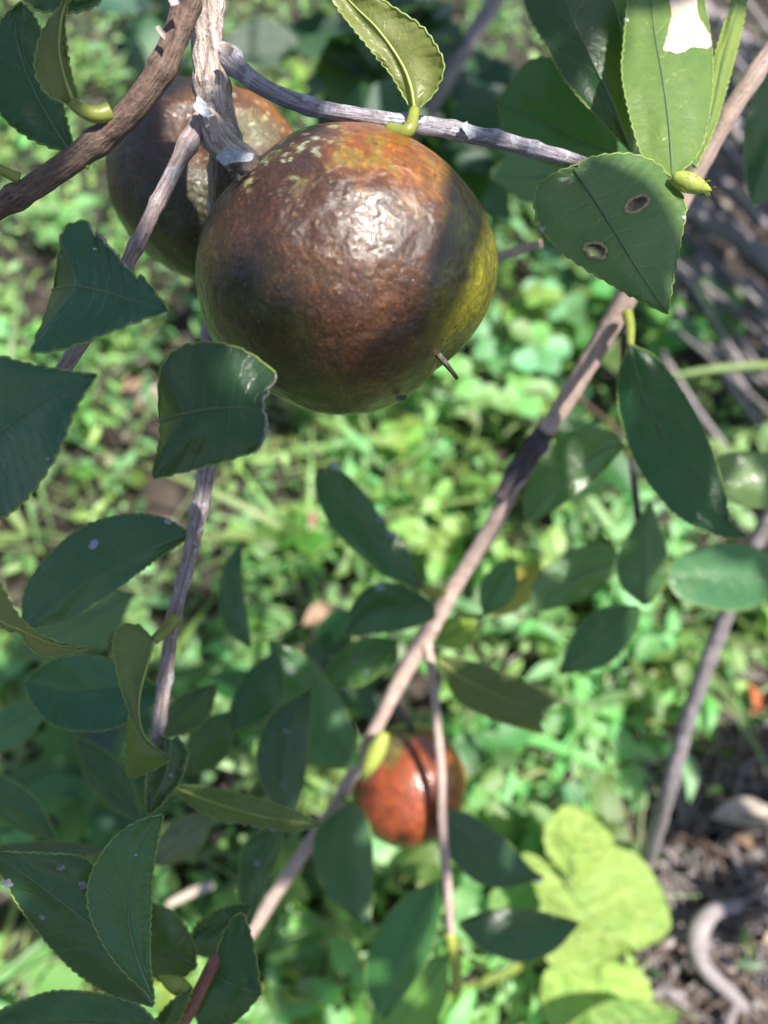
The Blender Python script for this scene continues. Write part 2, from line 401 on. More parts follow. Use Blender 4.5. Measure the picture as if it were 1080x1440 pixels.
    facing = np.dot(np.cross(e2, e1), CAM-V3[ii, jj]) > 0
    flip = facing == under
    F = []
    for i in range(n-1):
        for j in range(nv-1):
            a, b_, c, d = i*nv+j, i*nv+j+1, (i+1)*nv+j+1, (i+1)*nv+j
            if holes_in[i, j] and holes_in[i, j+1] and holes_in[i+1, j+1] and holes_in[i+1, j]: continue
            F.append((a, d, c, b_) if flip else (a, b_, c, d))
    V = list(V); UV = list(UV); mi = [0]*len(F)
    if edge:
        er = .00027
        rims = [(V3[:, 0], 1), (V3[:, -1], 1)]
        if cut: rims.append((V3[-1], 2))
        if rag:
            for side, a, b_, amt in rag:
                q = V3[:, 0] if side == 'L' else V3[:, -1]
                rims.append((q[int(a*n):int(b_*n)+1], 2))
        for q, k in rims:
            q = np.array(q); rr_ = er if k == 1 else er*np.array([1.1+1.3*mn.noise((i_*.35, sd, 2)) for i_ in range(len(q))])
            tv, tf, tu = tube_geo(q, rr_, 5, cap=False)
            bse = len(V); V += tv; UV += [(.5, .5)]*len(tv); F += [tuple(x+bse for x in f) for f in tf]; mi += [k]*len(tf)
    kt = LR.uniform(.75, 1.4); tint = (tint[0]*kt*LR.uniform(.8, 1.7), tint[1]*kt, tint[2]*kt*LR.uniform(.8, 1.2))
    o = mk(name, V, F, [M_LEAF, M_EDGE, M_SCAR], parent, UV, midx=mi, color=tint, label=label)
    px = np.concatenate([P2.reshape(-1, 2), Z.reshape(-1, 1)], 1)
    def zat(x, y):
        d = (px[:, 0]-x)**2+(px[:, 1]-y)**2; k = np.argsort(d)[:4]; ww = 1/(d[k]+1.0)
        return float(np.sum(px[k, 2]*ww)/np.sum(ww))
    if ribs:
        k = int(n*.97)
        tv, tf, tu = tube_geo(V3[:k, m], np.linspace(.00055, .00012, k), 6)
        mk('midrib', tv, tf, M_RIBU if under else M_RIB, o, tu)
    if pet:
        pp = spline([at(*q) for q in pet]+[V3[0, m]], 24)
        rr = np.linspace(petr*1.25, petr*.8, 24)
        tv, tf, tu = tube_geo(pp, rr, 10)
        mk('petiole', tv, tf, M_PET, o, tu)
    for (hx, hy, hrx, hry, ha) in holes:
        ring = []
        for th in np.linspace(0, 2*math.pi, 26)[:-1]:
            k = 1.04+.3*mn.noise((math.cos(th)*2.2, math.sin(th)*2.2, hx))
            x = hx+(math.cos(th)*hrx*k*math.cos(ha)-math.sin(th)*hry*k*math.sin(ha)); y = hy+(math.cos(th)*hrx*k*math.sin(ha)+math.sin(th)*hry*k*math.cos(ha))
            ring.append(at(x, y, zat(x, y)-.0002))
        ring.append(ring[0])
        tv, tf, tu = tube_geo(ring, np.array([.00042*(1+.9*mn.noise((q*.9, hx, 1))) for q in range(len(ring))]), 6, .3, 900, cap=False)
        mk('dry_hole_rim', tv, tf, M_TAN, o, tu)
    for (sx, sy, sr_, mt) in spots:
        blob_patch('lichen_spot', o, sx, sy, sr_*.85, zat, mt, sd)
    for (poly, mt, nm) in patches:
        poly_patch(nm, o, poly, zat, mt)
    return o
def blob_patch(nm, o, sx, sy, r, zat, mt, sd=0.0):
    V, F = [], []; k = 14
    V.append(at(sx, sy, zat(sx, sy)-.0004))
    for ring, (rr, lift) in enumerate(((.6, .00035), (1.0, .0001))):
        for i in range(k):
            th = 2*math.pi*i/k; q = r*rr*(1+.8*mn.noise((math.cos(th)*1.3+sx, math.sin(th)*1.3+sy, 1)))
            x, y = sx+q*math.cos(th), sy+q*math.sin(th)*.8
            V.append(at(x, y, zat(x, y)-lift))
    for i in range(k):
        j = (i+1) % k
        F.append((0, 1+i, 1+j)); F.append((1+i, 1+k+i, 1+k+j, 1+j))
    mk(nm, V, F, mt, o)
def poly_patch(nm, o, poly, zat, mt, lift=.0006):
    P = spline(list(poly)+[poly[0]], 61)[:-1]; c = P.mean(0); V, F = [], []; k = len(P)
    P = P+np.array([[2*mn.noise((x*.2, y*.2, 3)), 2*mn.noise((x*.2, y*.2, 9))] for x, y in P])
    rs = (.33, .66, 1.0)
    V.append(at(c[0], c[1], zat(*c)-lift))
    for q in rs:
        for p in P:
            x, y = c+(p-c)*q; V.append(at(x, y, zat(x, y)-lift*(1.0 if q < 1 else .4)-.0003*mn.noise((x*.1, y*.1, 1))))
    for i in range(k):
        j = (i+1) % k; F.append((0, 1+i, 1+j))
        for q in range(2): F.append((1+q*k+i, 1+(q+1)*k+i, 1+(q+1)*k+j, 1+q*k+j))
    mk(nm, V, F, mt, o)
def lens(base, tip, wl, wr, bulge=.45, curve=0.0):
    """left edge, midrib and right edge of a plain leaf outline from base to tip, half widths wl and wr in pixels"""
    b, t = np.array(base, float), np.array(tip, float); d = t-b; ln = np.linalg.norm(d); d = d/ln; nrm = np.array([d[1], -d[0]])
    ts = np.linspace(0, 1, 9)
    prof = np.array([0, .42, .76, .95, 1.0, .93, .74, .43, 0]) if bulge <= .5 else np.array([0, .3, .6, .85, .98, 1.0, .85, .5, 0])
    mid = [tuple(b+d*ln*s+nrm*curve*math.sin(math.pi*s)) for s in ts]
    Lp = [tuple(np.array(q)+nrm*wl*p) for q, p in zip(mid, prof)]
    Rp = [tuple(np.array(q)-nrm*wr*p) for q, p in zip(mid, prof)]
    return Lp, mid, Rp
def stem(parent, pts, wpx, mat, name='stem', seg=14, rough=.10, fs=220, step=.0016, label=None):
    """a woody stem through (px, py, z) points, wpx = width in photo pixels at each point"""
    A = spline([(*at(x, y, z), w_*z/FPX/2) for (x, y, z), w_ in zip(pts, wpx)], max(8, int(len(pts)*12)))
    ln = np.sum(np.linalg.norm(np.diff(A[:, :3], axis=0), axis=1)); n = max(10, int(ln/step))
    A = spline(A, n)
    if ln > .03:
        lv = np.linspace(0, ln, n); p0 = random.uniform(.004, .012)
        while p0 < ln:
            A[:, 3] *= 1+(.35 if mat in (M_BARKC, M_STICK) else 1.0)*random.uniform(.12, .28)*np.exp(-((lv-p0)/random.uniform(.0012, .0024))**2); p0 += random.uniform(.011, .026)
    v, f, u = tube_geo(A[:, :3], A[:, 3], seg, rough, fs, seed=random.random()*30)
    return mk(name, v, f, mat, parent, u, label=label)

DK = (.013, .050, .020); MD = (.022, .082, .024); LT = (.065, .16, .035); BL = (.014, .055, .034); OL = (.06, .085, .02)
YG = (.13, .19, .03)

# ================================================================== the fruiting branch in front
A = thing('fruiting_branch', 'pale fissured branch forking above two big brown fruits, with bitten and curled leaves', 'branch', at(290, -20, .2))
stem(A, [(284, -40, .197), (288, 10, .198), (292, 60, .2), (298, 120, .202), (306, 175, .204), (318, 215, .207)], [48, 50, 46, 47, 54, 40], M_BARK1, seg=40, rough=.16, fs=420, step=.0007)
stem(A, [(303, 70, .201), (322, 82, .2), (335, 95, .2), (380, 128, .201), (450, 153, .203), (540, 168, .207), (620, 180, .211), (700, 197, .215), (770, 215, .219), (850, 238, .223), (950, 262, .226)],
     [26, 34, 27, 23, 22, 22, 23, 24, 20, 16, 14], M_BARKL, 'twig', 22, .12, 420, .0008)
stem(A, [(296, 150, .198), (283, 170, .196), (272, 190, .196), (245, 240, .197), (215, 300, .198), (182, 365, .199), (140, 440, .202), (95, 510, .206), (55, 570, .212), (20, 640, .22)],
     [20, 26, 25, 21, 20, 20, 21, 21, 18, 12], M_BARKT, 'twig', 22, .10, 420, .0008)
stem(A, [(312, 190, .207), (306, 240, .218), (303, 300, .24), (298, 400, .262), (296, 480, .262), (295, 560, .25), (290, 660, .245), (278, 730, .247), (262, 800, .25), (246, 862, .253), (234, 940, .257), (222, 1030, .26), (214, 1080, .265)],
     [34, 26, 22, 24, 26, 26, 25, 23, 20, 20, 20, 18, 12], M_BARKT, 'stem', 20, .10, 380, .001)
# knot, flakes and scales at the fork
stem(A, [(288, 160, .1945), (300, 180, .195), (318, 205, .1965), (345, 225, .2), (372, 240, .208)], [26, 40, 46, 38, 24], M_BARK1, 'knot', 26, .22, 500, .0006)
stem(A, [(330, 225, .197), (345, 232, .196), (358, 236, .2)], [26, 30, 26], M_DARK, 'fruit_stalk', 18, .2, 500, .0006)
def chip(parent, poly, z, mat, name='bark_flake', curl=.002):
    P = np.array(list(poly)+[poly[0]], float); P = np.concatenate([np.linspace(P[i], P[i+1], 6)[:-1] for i in range(len(P)-1)]); c = P.mean(0); V = []; F = []; k = len(P)
    P = P+np.array([[2.6*mn.noise((x*.33, y*.33, 3)), 2.6*mn.noise((x*.33, y*.33, 9))] for x, y in P])
    for side in (0, 1):
        for q in (0, .5, 1.0):
            for p in (P if q else P[:1]):
                x, y = c+(p-c)*q
                V.append(at(x, y, z+side*.00022-(curl*((x-c[0])/40)**2)+.0006*mn.noise((x*.08, y*.08, z*50))))
    h = 1+2*k
    for i in range(k):
        j = (i+1) % k
        F += [(0, 1+i, 1+j), (1+i, 1+k+i, 1+k+j, 1+j), (h, h+1+j, h+1+i), (h+1+i, h+1+j, h+1+k+j, h+1+k+i), (1+k+i, h+1+k+i, h+1+k+j, 1+k+j)]
    return mk(name, V, F, mat, parent, smooth=False)
chip(A, [(272, 146), (279, 134), (290, 146), (299, 160), (288, 164), (273, 154)], .1895, M_LICH, curl=.004)
chip(A, [(302, 222), (318, 206), (333, 210), (358, 217), (354, 226), (330, 228), (316, 233)], .1865, M_LICH, curl=-.003)
chip(A, [(293, 165), (304, 162), (309, 180), (306, 200), (297, 198)], .1885, M_BARK1, curl=.003)
chip(A, [(310, 62), (322, 60), (330, 68), (324, 80), (312, 78)], .1915, M_BARK1, curl=.004)
chip(A, [(648, 178), (656, 170), (664, 178), (676, 190), (660, 196)], .2085, M_LICH, curl=.004)
# small bud in the fork
def bud(parent, base, tip, wpx, z, mat=None, name='bud', hair=False):
    P = spline([at(*base, z), at((base[0]+tip[0])/2, (base[1]+tip[1])/2, z-.0005), at(*tip, z)], 16)
    s = np.linspace(0, 1, 16); rad = wpx*z/FPX/2*np.sin(np.pi*np.clip(.12+.88*s, 0, 1))**.75*(1-.25*s)
    v, f, u = tube_geo(P, np.maximum(rad, .00012), 14, .05, 300)
    if hair:
        parts = [(v, f, u)]
        for k in range(46):
            i = random.randrange(4, 15); th = random.random()*6.28
            c = P[i]; d = np.array([random.gauss(0, 1) for _ in range(3)]); d /= np.linalg.norm(d)
            ax = P[-1]-P[0]; ax /= np.linalg.norm(ax); d = d-ax*np.dot(d, ax); d /= np.linalg.norm(d)+1e-9
            q = c+d*rad[i]*.95
            parts.append(tube_geo([q, q+d*.0006+ax*.0005, q+d*.0010+ax*.0013], [.00006, .00005, .00002], 4))
        v, f, u = join(parts)
    return mk(name, v, f, mat or M_BUD, parent, u)
bud(A, (296, 205), (308, 207), 16, .195)
# leaves of the fruiting branch
leaf(A, [(224, 588), (225, 525), (243, 494), (282, 481), (325, 486), (356, 500), (386, 524)],
     [(224, 592), (240, 587), (265, 580), (300, 574), (340, 573), (370, 577)],
     [(226, 596), (224, 625), (215, 670), (248, 666), (300, 653), (335, 642), (365, 636)],
     .176, .172, .18, .22, tint=DK, cut=True, zbend=(.016, .3), label='dark leaf with its tip bitten off')
leaf(A, [(76, 406), (82, 365), (88, 326), (105, 313), (122, 313), (150, 340), (178, 372), (205, 394), (238, 437)],
     [(75, 408), (95, 402), (120, 404), (150, 411), (185, 422), (238, 437)],
     [(74, 412), (62, 448), (46, 492), (66, 495), (110, 485), (160, 465), (205, 448), (238, 438)],
     .186, .176, .40, -.35, tint=BL, rag=[('L', .42, .78, 16)], zbend=(.014, .25), spots=[(133, 350, 3, M_LICH), (232, 441, 4, M_LICH), (184, 454, 3, M_LICH)],
     label='blue-green leaf with a ragged eaten upper edge')
leaf(A, [(-110, 650), (-70, 560), (-20, 503), (30, 509), (80, 519), (136, 527)],
     [(-110, 660), (-40, 628), (0, 607), (60, 566), (136, 528)],
     [(-110, 670), (-60, 730), (0, 728), (40, 698), (80, 640), (108, 572), (136, 529)],
     .19, .172, -.40, -.45, tint=BL, spots=[(68, 645, 3, M_LICH)], label='large pointed leaf folded along its midrib')
leaf(A, [(577, 152), (562, 126), (548, 103), (518, 66), (470, 5), (440, -55)],
     [(583, 155), (577, 120), (562, 85), (530, 40), (490, 0), (440, -60)],
     [(590, 152), (611, 130), (624, 96), (616, 70), (592, 37), (545, 5), (442, -65)],
     .203, .196, .05, -.35, tint=(.10, .12, .02), under=True, pet=[(548, 184, .203), (560, 187, .201), (576, 181, .2)], petr=.0017,
     label='curled leaf showing its yellow-green underside')
leaf(A, [(815, 230), (776, 246), (755, 264), (752, 292), (766, 330), (802, 363), (860, 400), (903, 424), (938, 441)],
     [(806, 236), (835, 280), (865, 328), (900, 385), (938, 441)],
     [(812, 230), (842, 219), (888, 217), (927, 233), (951, 263), (964, 292), (958, 332), (947, 390), (939, 441)],
     .218, .206, .1, .4, tint=(.040, .105, .036), m=24, n=170, holes=[(895, 287, 17, 9, -.5), (837, 352, 16, 10, .3)], spots=[(762, 322, 5, M_LICH), (802, 254, 5, M_SCAR), (961, 306, 4, M_LICH)],
     label='broad green leaf with two brown-rimmed insect holes')
leaf(A, [(944, 249), (906, 222), (890, 180), (875, 110), (877, 60), (884, 0), (905, -70), (930, -110)],
     [(946, 249), (941, 180), (932, 110), (920, 40), (915, -30), (930, -112)],
     [(949, 248), (976, 224), (991, 190), (1001, 130), (1000, 65), (985, -20), (960, -80), (932, -112)],
     .222, .252, .1, .15, tint=LT, patches=[([(932, 71), (938, 48), (944, 20), (942, -8), (976, -10), (982, 20), (999, 52), (996, 68), (975, 66), (955, 75)], M_PATCH, 'dried_patch')],
     spots=[(881, 28, 4, M_LICH)], label='light green leaf with a white dried patch')
leaf(A, [(887, 214), (855, 180), (800, 120), (765, 60), (738, 5), (735, -60), (770, -120)],
     [(888, 214), (862, 145), (830, 80), (795, 0), (770, -122)],
     [(890, 212), (892, 160), (880, 90), (868, 20), (830, -80), (772, -122)],
     .245, .25, .25, .3, tint=DK, label='dark leaf behind the light green leaf')
leaf(A, *lens((905, 60), (800, -60), 60, 34), .262, .27, .2, .2, tint=LT)
leaf(A, [(885, 224), (830, 238), (765, 228), (715, 190), (700, 148)], [(885, 219), (820, 200), (755, 168), (700, 145)],
     [(885, 215), (862, 160), (805, 96), (748, 84), (700, 140)], .28, .29, .2, .2, tint=MD)
leaf(A, [(850, 225), (790, 280), (740, 282), (690, 250)], [(850, 222), (790, 245), (740, 250), (690, 245)], [(850, 218), (790, 205), (740, 200), (690, 240)], .33, .36, .1, .1, tint=(.045, .12, .06))
leaf(A, [(974, 232), (992, 160), (1004, 85), (1026, 10), (1050, -60)], [(976, 234), (1000, 165), (1018, 80), (1038, 10), (1052, -62)],
     [(979, 236), (1006, 175), (1030, 92), (1048, 15), (1056, -62)], .232, .262, .1, .5, tint=LT, label='narrow leaf seen nearly edge-on')
bud(A, (945, 249), (1001, 268), 30, .219, hair=True, name='leaf_bud')
# leaves lower on the same branch
leaf(A, [(262, 746), (226, 727), (170, 724), (110, 745), (62, 788), (35, 830), (31, 872)],
     [(263, 752), (200, 776), (125, 815), (70, 848), (33, 880)],
     [(262, 758), (218, 788), (150, 838), (95, 872), (40, 886)],
     .25, .256, .55, .15, tint=BL, spots=[(132, 766, 9, M_LICH), (236, 733, 6, M_LICH)], pet=[(272, 745, .25)], petr=.0011, label='oval dull leaf carrying a white fleck')
leaf(A, [(214, 898), (195, 880), (170, 880), (159, 905), (166, 950), (178, 990), (202, 1042), (242, 1066)],
     [(217, 900), (207, 935), (197, 975), (196, 1010), (208, 1042), (242, 1066)],
     [(217, 904), (200, 945), (187, 985), (179, 1030), (181, 1090), (215, 1082), (242, 1067)],
     .243, .238, -.05, .55, tint=(.045, .085, .025), under=True, pet=[(248, 868, .2495), (232, 886, .247)], petr=.0019, label='folded twisted leaf with mottled olive underside')
leaf(A, [(222, 965), (165, 930), (110, 921), (62, 934), (36, 960)], [(222, 970), (150, 970), (90, 974), (36, 962)],
     [(222, 985), (190, 1010), (140, 1028), (80, 1022), (48, 993), (36, 964)], .27, .275, -.30, -.55, tint=BL)
leaf(A, [(-70, 780), (-30, 770), (0, 822), (32, 873), (80, 902), (125, 911)], [(-70, 800), (-30, 850), (0, 872), (30, 886), (75, 905), (125, 911)],
     [(-70, 805), (0, 878), (30, 890), (38, 907), (62, 922), (98, 918), (125, 911)], .2, .192, -.25, .5, tint=(.10, .13, .04), under=True, spots=[(12, 880, 4, M_LICH)],
     label='narrow rolled leaf with yellowish underside')
leaf(A, [(225, 1035), (208, 1080), (205, 1120), (208, 1146)], [(240, 1040), (235, 1080), (224, 1110), (208, 1146)],
     [(250, 1036), (264, 1060), (252, 1100), (228, 1130), (209, 1147)], .258, .25, .1, .3, tint=DK, spots=[(240, 1090, 3, M_LICH)])
leaf(A, *lens((305, 962), (216, 1036), 30, 20), .32, .325, .2, .2, tint=DK)

# ================================================================== dark branch on the left
B = thing('leafy_branch', 'thick dark brown branch crossing beside the shaded fruit, with three drooping leaves', 'branch', at(262, -20, .19))
stem(B, [(268, -50, .186), (262, -10, .187), (254, 35, .188), (226, 100, .19), (176, 165, .194), (128, 206, .197), (60, 254, .2), (0, 290, .203), (-50, 318, .207)],
     [42, 40, 37, 36, 35, 34, 33, 32, 30], M_BARKB, seg=34, rough=.11, fs=380, step=.0008)
chip(B, [(218, 38), (224, 36), (234, 48), (232, 57), (226, 52)], .1825, M_BARKT, curl=.004)
chip(B, [(236, -4), (250, -6), (252, 6), (240, 8)], .180, M_BARKT, curl=.004)
bud(B, (116, 222), (124, 238), 20, .199)
leaf(B, [(95, 213), (60, 203), (18, 178), (-10, 140), (-18, 80), (5, 25), (30, 2)], [(97, 212), (72, 172), (45, 120), (27, 70), (22, 35), (30, 2)],
     [(104, 205), (92, 165), (82, 115), (64, 60), (46, 20), (30, 2)], .214, .207, .2, .1, tint=BL, label='broad dark leaf behind the branch')
leaf(B, [(97, 148), (68, 134), (52, 108), (50, 80), (62, 40), (90, 0), (110, -50)], [(104, 146), (92, 110), (84, 70), (88, 20), (110, -50)],
     [(110, 140), (101, 108), (94, 70), (92, 20), (112, -50)], .192, .182, .1, .5, tint=(.075, .10, .025), under=True, pet=[(154, 157, .192), (138, 161, .191), (120, 157, .1905)], petr=.0018,
     label='curled leaf with speckled yellow underside on a thick stalk')
leaf(B, [(160, -30), (138, 4), (110, 16), (75, 17), (45, 10), (15, -30)], [(165, -34), (110, -8), (60, -15), (12, -34)], [(165, -40), (110, -50), (50, -55), (12, -38)], .194, .19, .1, .2, tint=DK)
stem(B, [(28, 251, .1985), (14, 245, .1975), (-12, 232, .196)], [17, 15, 13], M_PET, 'petiole', 12, .02, 100)
leaf(B, *lens((-12, 232), (-190, 170), 50, 50), .196, .2, .2, .2, tint=DK)

# ================================================================== fruits
def polar(tab):
    a = np.array([q[0] for q in tab], float); r = np.array([q[1] for q in tab], float)
    a = np.concatenate([a-360, a, a+360]); r = np.concatenate([r, r, r])
    return lambda d: np.interp(((d+180) % 360)-180, a, r)
def mixc(c, m, to): return c*(1-m[:, None])+np.array(to)[None, :]*m[:, None]
def smooth(x, a, b): t = np.clip((x-a)/(b-a), 0, 1); return t*t*(3-2*t)
def nz(P, s, o=0.0, octv=3):
    return np.array([mn.fractal((p[0]*s+o, p[1]*s-o, p[2]*s+o*.7), 1.0, 2.0, octv) for p in P])
def fruit_geo(cx, cy, z, rad, depthk, nu, nw, lump, seed, pits=(), sx=1.0, sy=1.0):
    """a fruit round (cx, cy, z): rad(angle in the view) in pixels; pits = (direction, depth, width)"""
    r0 = z/FPX; V, D = [], []
    for i in range(nw+1):
        th = math.pi*i/nw
        for k in range(nu):
            ph = 2*math.pi*k/nu
            V.append((math.sin(th)*math.cos(ph), math.sin(th)*math.sin(ph), math.cos(th)))
    D = np.array(V)                                 # x right, y up, z to the viewer
    ang = np.degrees(np.arctan2(D[:, 1], D[:, 0])); s = np.hypot(D[:, 0], D[:, 1])
    s3 = s**3; rp = rad(ang)*s3+(1-s3)*np.mean([rad(a) for a in range(-180, 180, 10)])*depthk
    rr = rp*r0*(1+lump*nz(D, 1.7, seed, 3)+lump*.22*nz(D, 6, seed+3, 3)+lump*.08*nz(D, 17, seed+7, 2))
    for (d, dp, wd) in pits:
        d = np.array(d, float); d /= np.linalg.norm(d)
        a = np.arccos(np.clip(D@d, -1, 1)); rr *= 1-dp*np.exp(-(a/wd)**2)
    c = at(cx, cy, z)
    W = c+rr[:, None]*(D[:, 0:1]*RT*sx+D[:, 1:2]*UP*sy-D[:, 2:3]*FW)
    F = []
    for i in range(nw):
        for k in range(nu):
            k2 = (k+1) % nu; F.append((i*nu+k, (i+1)*nu+k, (i+1)*nu+k2, i*nu+k2))
    return W, F, D, c
# big fruit
radA = polar([(-180, 211), (-157, 212), (-135, 208), (-115, 204), (-90, 203), (-65, 196), (-45, 187), (-25, 200), (0, 212), (25, 212), (48, 210), (70, 206), (90, 205), (110, 203), (135, 193), (150, 200), (165, 208), (180, 211)])
W, F, D, c = fruit_geo(488, 390, .222, radA, 1.0, 240, 150, .015, 3.1, pits=[((-.75, .68, -.1), .09, .26), ((.72, -.66, .1), .03, .3)], sx=.985, sy=.945)
n1, n2, n3 = nz(D, 2.2, 1), nz(D, 6, 5, 4), nz(D, 18, 9, 4)
C = np.tile(np.array([[.062, .0215, .007]]), (len(D), 1))
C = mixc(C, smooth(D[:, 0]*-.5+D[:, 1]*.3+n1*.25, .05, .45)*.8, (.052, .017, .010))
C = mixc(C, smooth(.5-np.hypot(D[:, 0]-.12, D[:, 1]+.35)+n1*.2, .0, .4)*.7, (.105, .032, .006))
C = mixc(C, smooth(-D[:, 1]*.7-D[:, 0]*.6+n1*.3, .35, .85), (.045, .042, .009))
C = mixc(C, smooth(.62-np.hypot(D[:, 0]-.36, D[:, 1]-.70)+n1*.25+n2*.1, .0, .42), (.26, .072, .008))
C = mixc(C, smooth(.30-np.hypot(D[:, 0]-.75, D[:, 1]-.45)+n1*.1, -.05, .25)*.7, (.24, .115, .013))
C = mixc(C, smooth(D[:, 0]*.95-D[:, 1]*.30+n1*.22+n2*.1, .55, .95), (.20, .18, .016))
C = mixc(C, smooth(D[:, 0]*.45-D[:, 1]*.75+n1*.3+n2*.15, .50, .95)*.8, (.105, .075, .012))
C = mixc(C, smooth(n2+.35*n3-.25*np.hypot(D[:, 0]-.1, D[:, 1]-.6), .12, .42)*.55*smooth(D[:, 1], .1, .4), (.17, .14, .03))
fl = smooth(n3+.5*n2, .38, .52)*smooth(.55-np.hypot(D[:, 0]+.42, D[:, 1]-.72), -.02, .3)
C = mixc(C, fl, (.30, .29, .31))
fl2 = smooth(nz(D, 34, 2, 3)+.25*n2, .70, .80)*smooth(D[:, 1], -.3, .5)*.5
C = mixc(C, fl2, (.26, .23, .2))
C = C**1.06*np.array([.72, .84, .55])*(1+.25*n2+.2*n3)[:, None]; C = np.clip(C, .003, .7)
fa = thing('oil_tea_fruit', 'largest fruit, glossy reddish brown with an orange shoulder, hanging in front', 'fruit', c)
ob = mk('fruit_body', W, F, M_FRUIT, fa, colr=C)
v, f, u = tube_geo(spline([at(616, 499, .213), at(622, 506, .212), at(634, 520, .211), at(643, 533, .2105)], 14), np.linspace(.0009, .0005, 14), 8, .2, 700)
mk('dry_style', v, f, M_DARK, fa, u)
chip(fa, [(554, 560), (562, 555), (572, 556), (570, 562), (560, 565)], .215, M_DARK, 'calyx_scar')
chip(fa, [(330, 240), (345, 234), (364, 232), (352, 250), (338, 262)], .1955, M_DARK, 'calyx_scale')
chip(fa, [(355, 236), (368, 228), (384, 230), (368, 242)], .1965, M_BARKT, 'calyx_scale')
# shaded fruit behind
radB = polar([(-180, 118), (-150, 119), (-120, 124), (-90, 140), (-60, 150), (-30, 150), (0, 152), (25, 162), (45, 160), (70, 143), (90, 141), (115, 142), (135, 132), (160, 120), (180, 118)])
W, F, D, c = fruit_geo(274, 259, .275, radB, .95, 180, 110, .024, 8.7, pits=[((.42, .22, .88), .30, .34), ((.05, .1, 1), .05, .5)], sx=.98, sy=.93)
n1, n2, n3 = nz(D, 2.2, 4), nz(D, 6, 6, 4), nz(D, 18, 2, 4)
C = np.tile(np.array([[.055, .022, .008]]), (len(D), 1))
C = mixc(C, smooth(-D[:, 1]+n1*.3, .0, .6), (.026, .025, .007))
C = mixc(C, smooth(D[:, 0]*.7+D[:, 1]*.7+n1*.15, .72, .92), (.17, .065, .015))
C = mixc(C, smooth(.30-np.hypot(D[:, 0]-.66, D[:, 1]-.28)+n1*.1, .0, .25)*.7, (.07, .08, .03))
C = mixc(C, smooth(n3+.5*n2, .52, .64)*smooth(D[:, 0], .1, .5)*.45, (.35, .36, .36))
C *= np.array([.95, .95, .7])*(1+.25*n2+.2*n3)[:, None]; C = np.clip(C, .003, .6)
fb = thing('oil_tea_fruit', 'dark wet-looking fruit partly hidden behind the pale forked branch', 'fruit', c)
mk('fruit_body', W, F, M_FRUIT2, fb, colr=C)
v, f, u = tube_geo(spline([at(322, 215, .215), at(335, 222, .235), at(340, 226, .25)], 14), np.linspace(.0030, .0026, 14), 12, .15, 500)
mk('fruit_stalk', v, f, M_DARK, fb, u)
# small red fruit lower down
radC = polar([(-180, 80), (-135, 86), (-90, 86), (-45, 80), (0, 76), (45, 80), (90, 84), (135, 82), (180, 80)])
W, F, D, c = fruit_geo(578, 1102, .455, radC, 1.0, 96, 60, .015, 2.2)
n1, n2 = nz(D, 2.2, 7), nz(D, 7, 3, 4)
C = np.tile(np.array([[.20, .045, .014]]), (len(D), 1))
C = mixc(C, smooth(D[:, 0]+n1*.3, .45, .9), (.27, .105, .012))
C = mixc(C, smooth(-D[:, 0]*.8+n1*.2, .3, .8)*.7, (.16, .025, .022))
C = mixc(C, smooth(D[:, 1]-D[:, 0]*.5+n1*.3, .72, 1.0), (.11, .09, .015))
C *= (1+.35*n2+.25*nz(D, 15, 4, 4))[:, None]
fc = thing('oil_tea_fruit', 'small shiny orange-red fruit low down behind a thin twig', 'fruit', c)
mk('fruit_body', W, F, M_FRUIT3, fc, colr=np.clip(C, .005, .7))
v, f, u = tube_geo(spline([at(560, 1000, .435), at(575, 1015, .445), at(578, 1028, .45)], 10), .0022, 10, .1, 500)
mk('fruit_stalk', v, f, M_DARK, fc, u)

# ================================================================== long tan branch
Cb = thing('leafy_branch', 'long straight tan branch slanting past the small red fruit', 'branch', at(1100, 50, .26))
stem(Cb, [(1420, -480, .20), (1250, -200, .232), (1120, 20, .255), (1065, 100, .262), (1018, 172, .27), (975, 245, .28), (920, 345, .295), (880, 420, .308), (830, 505, .325), (790, 572, .337), (768, 605, .343)],
     [26, 25, 25, 26, 27, 29, 30, 31, 28, 26, 25], M_BARKC, seg=20, rough=.12, fs=180)
stem(Cb, [(770, 600, .343), (745, 640, .352), (722, 672, .358), (700, 703, .362)], [27, 29, 27, 14], M_BARKD, 'bark_flap', 14, .1, 200)
stem(Cb, [(745, 645, .3545), (715, 700, .364), (680, 760, .377), (640, 822, .39), (598, 895, .4), (560, 962, .408), (520, 1040, .416), (478, 1122, .424), (430, 1195, .434), (392, 1250, .443), (352, 1312, .452), (318, 1360, .46)],
     [22, 22, 22, 23, 25, 22, 19, 18, 18, 19, 18, 16], M_BARKC, seg=18, rough=.12, fs=160)
stem(Cb, [(600, 905, .398), (608, 950, .4), (614, 1010, .403), (620, 1080, .407), (623, 1170, .412), (630, 1250, .418), (636, 1330, .424)], [16, 13, 13, 13, 13, 13, 10], M_BARKC, 'twig', 12, .08, 160)
stem(Cb, [(632, 1310, .423), (640, 1345, .427), (642, 1395, .43)], [16, 18, 14], M_BUD, 'shoot_tip', 12, .06, 200)
bud(Cb, (541, 1030, ), (508, 1102), 30, .398, name='leaf_bud')
bud(Cb, (660, 1350), (690, 1365), 10, .428)
Q = lambda *a, **k: leaf(Cb, *a, n=70, m=7, **k)
Q([(590, 830), (530, 802), (470, 745), (445, 692), (444, 664)], [(592, 826), (540, 772), (492, 715), (456, 664)], [(594, 820), (570, 768), (532, 718), (492, 672), (466, 658)], .365, .355, .1, .35, tint=DK, cut=True,
  pet=[(622, 832, .385), (608, 834, .378)], petr=.0022, spots=[(470, 655, 9, M_LICH), (535, 730, 7, M_LICHG), (552, 752, 8, M_LICHG)], rag=[('R', .3, .6, 14)], label='dark leaf with a grey chewed margin')
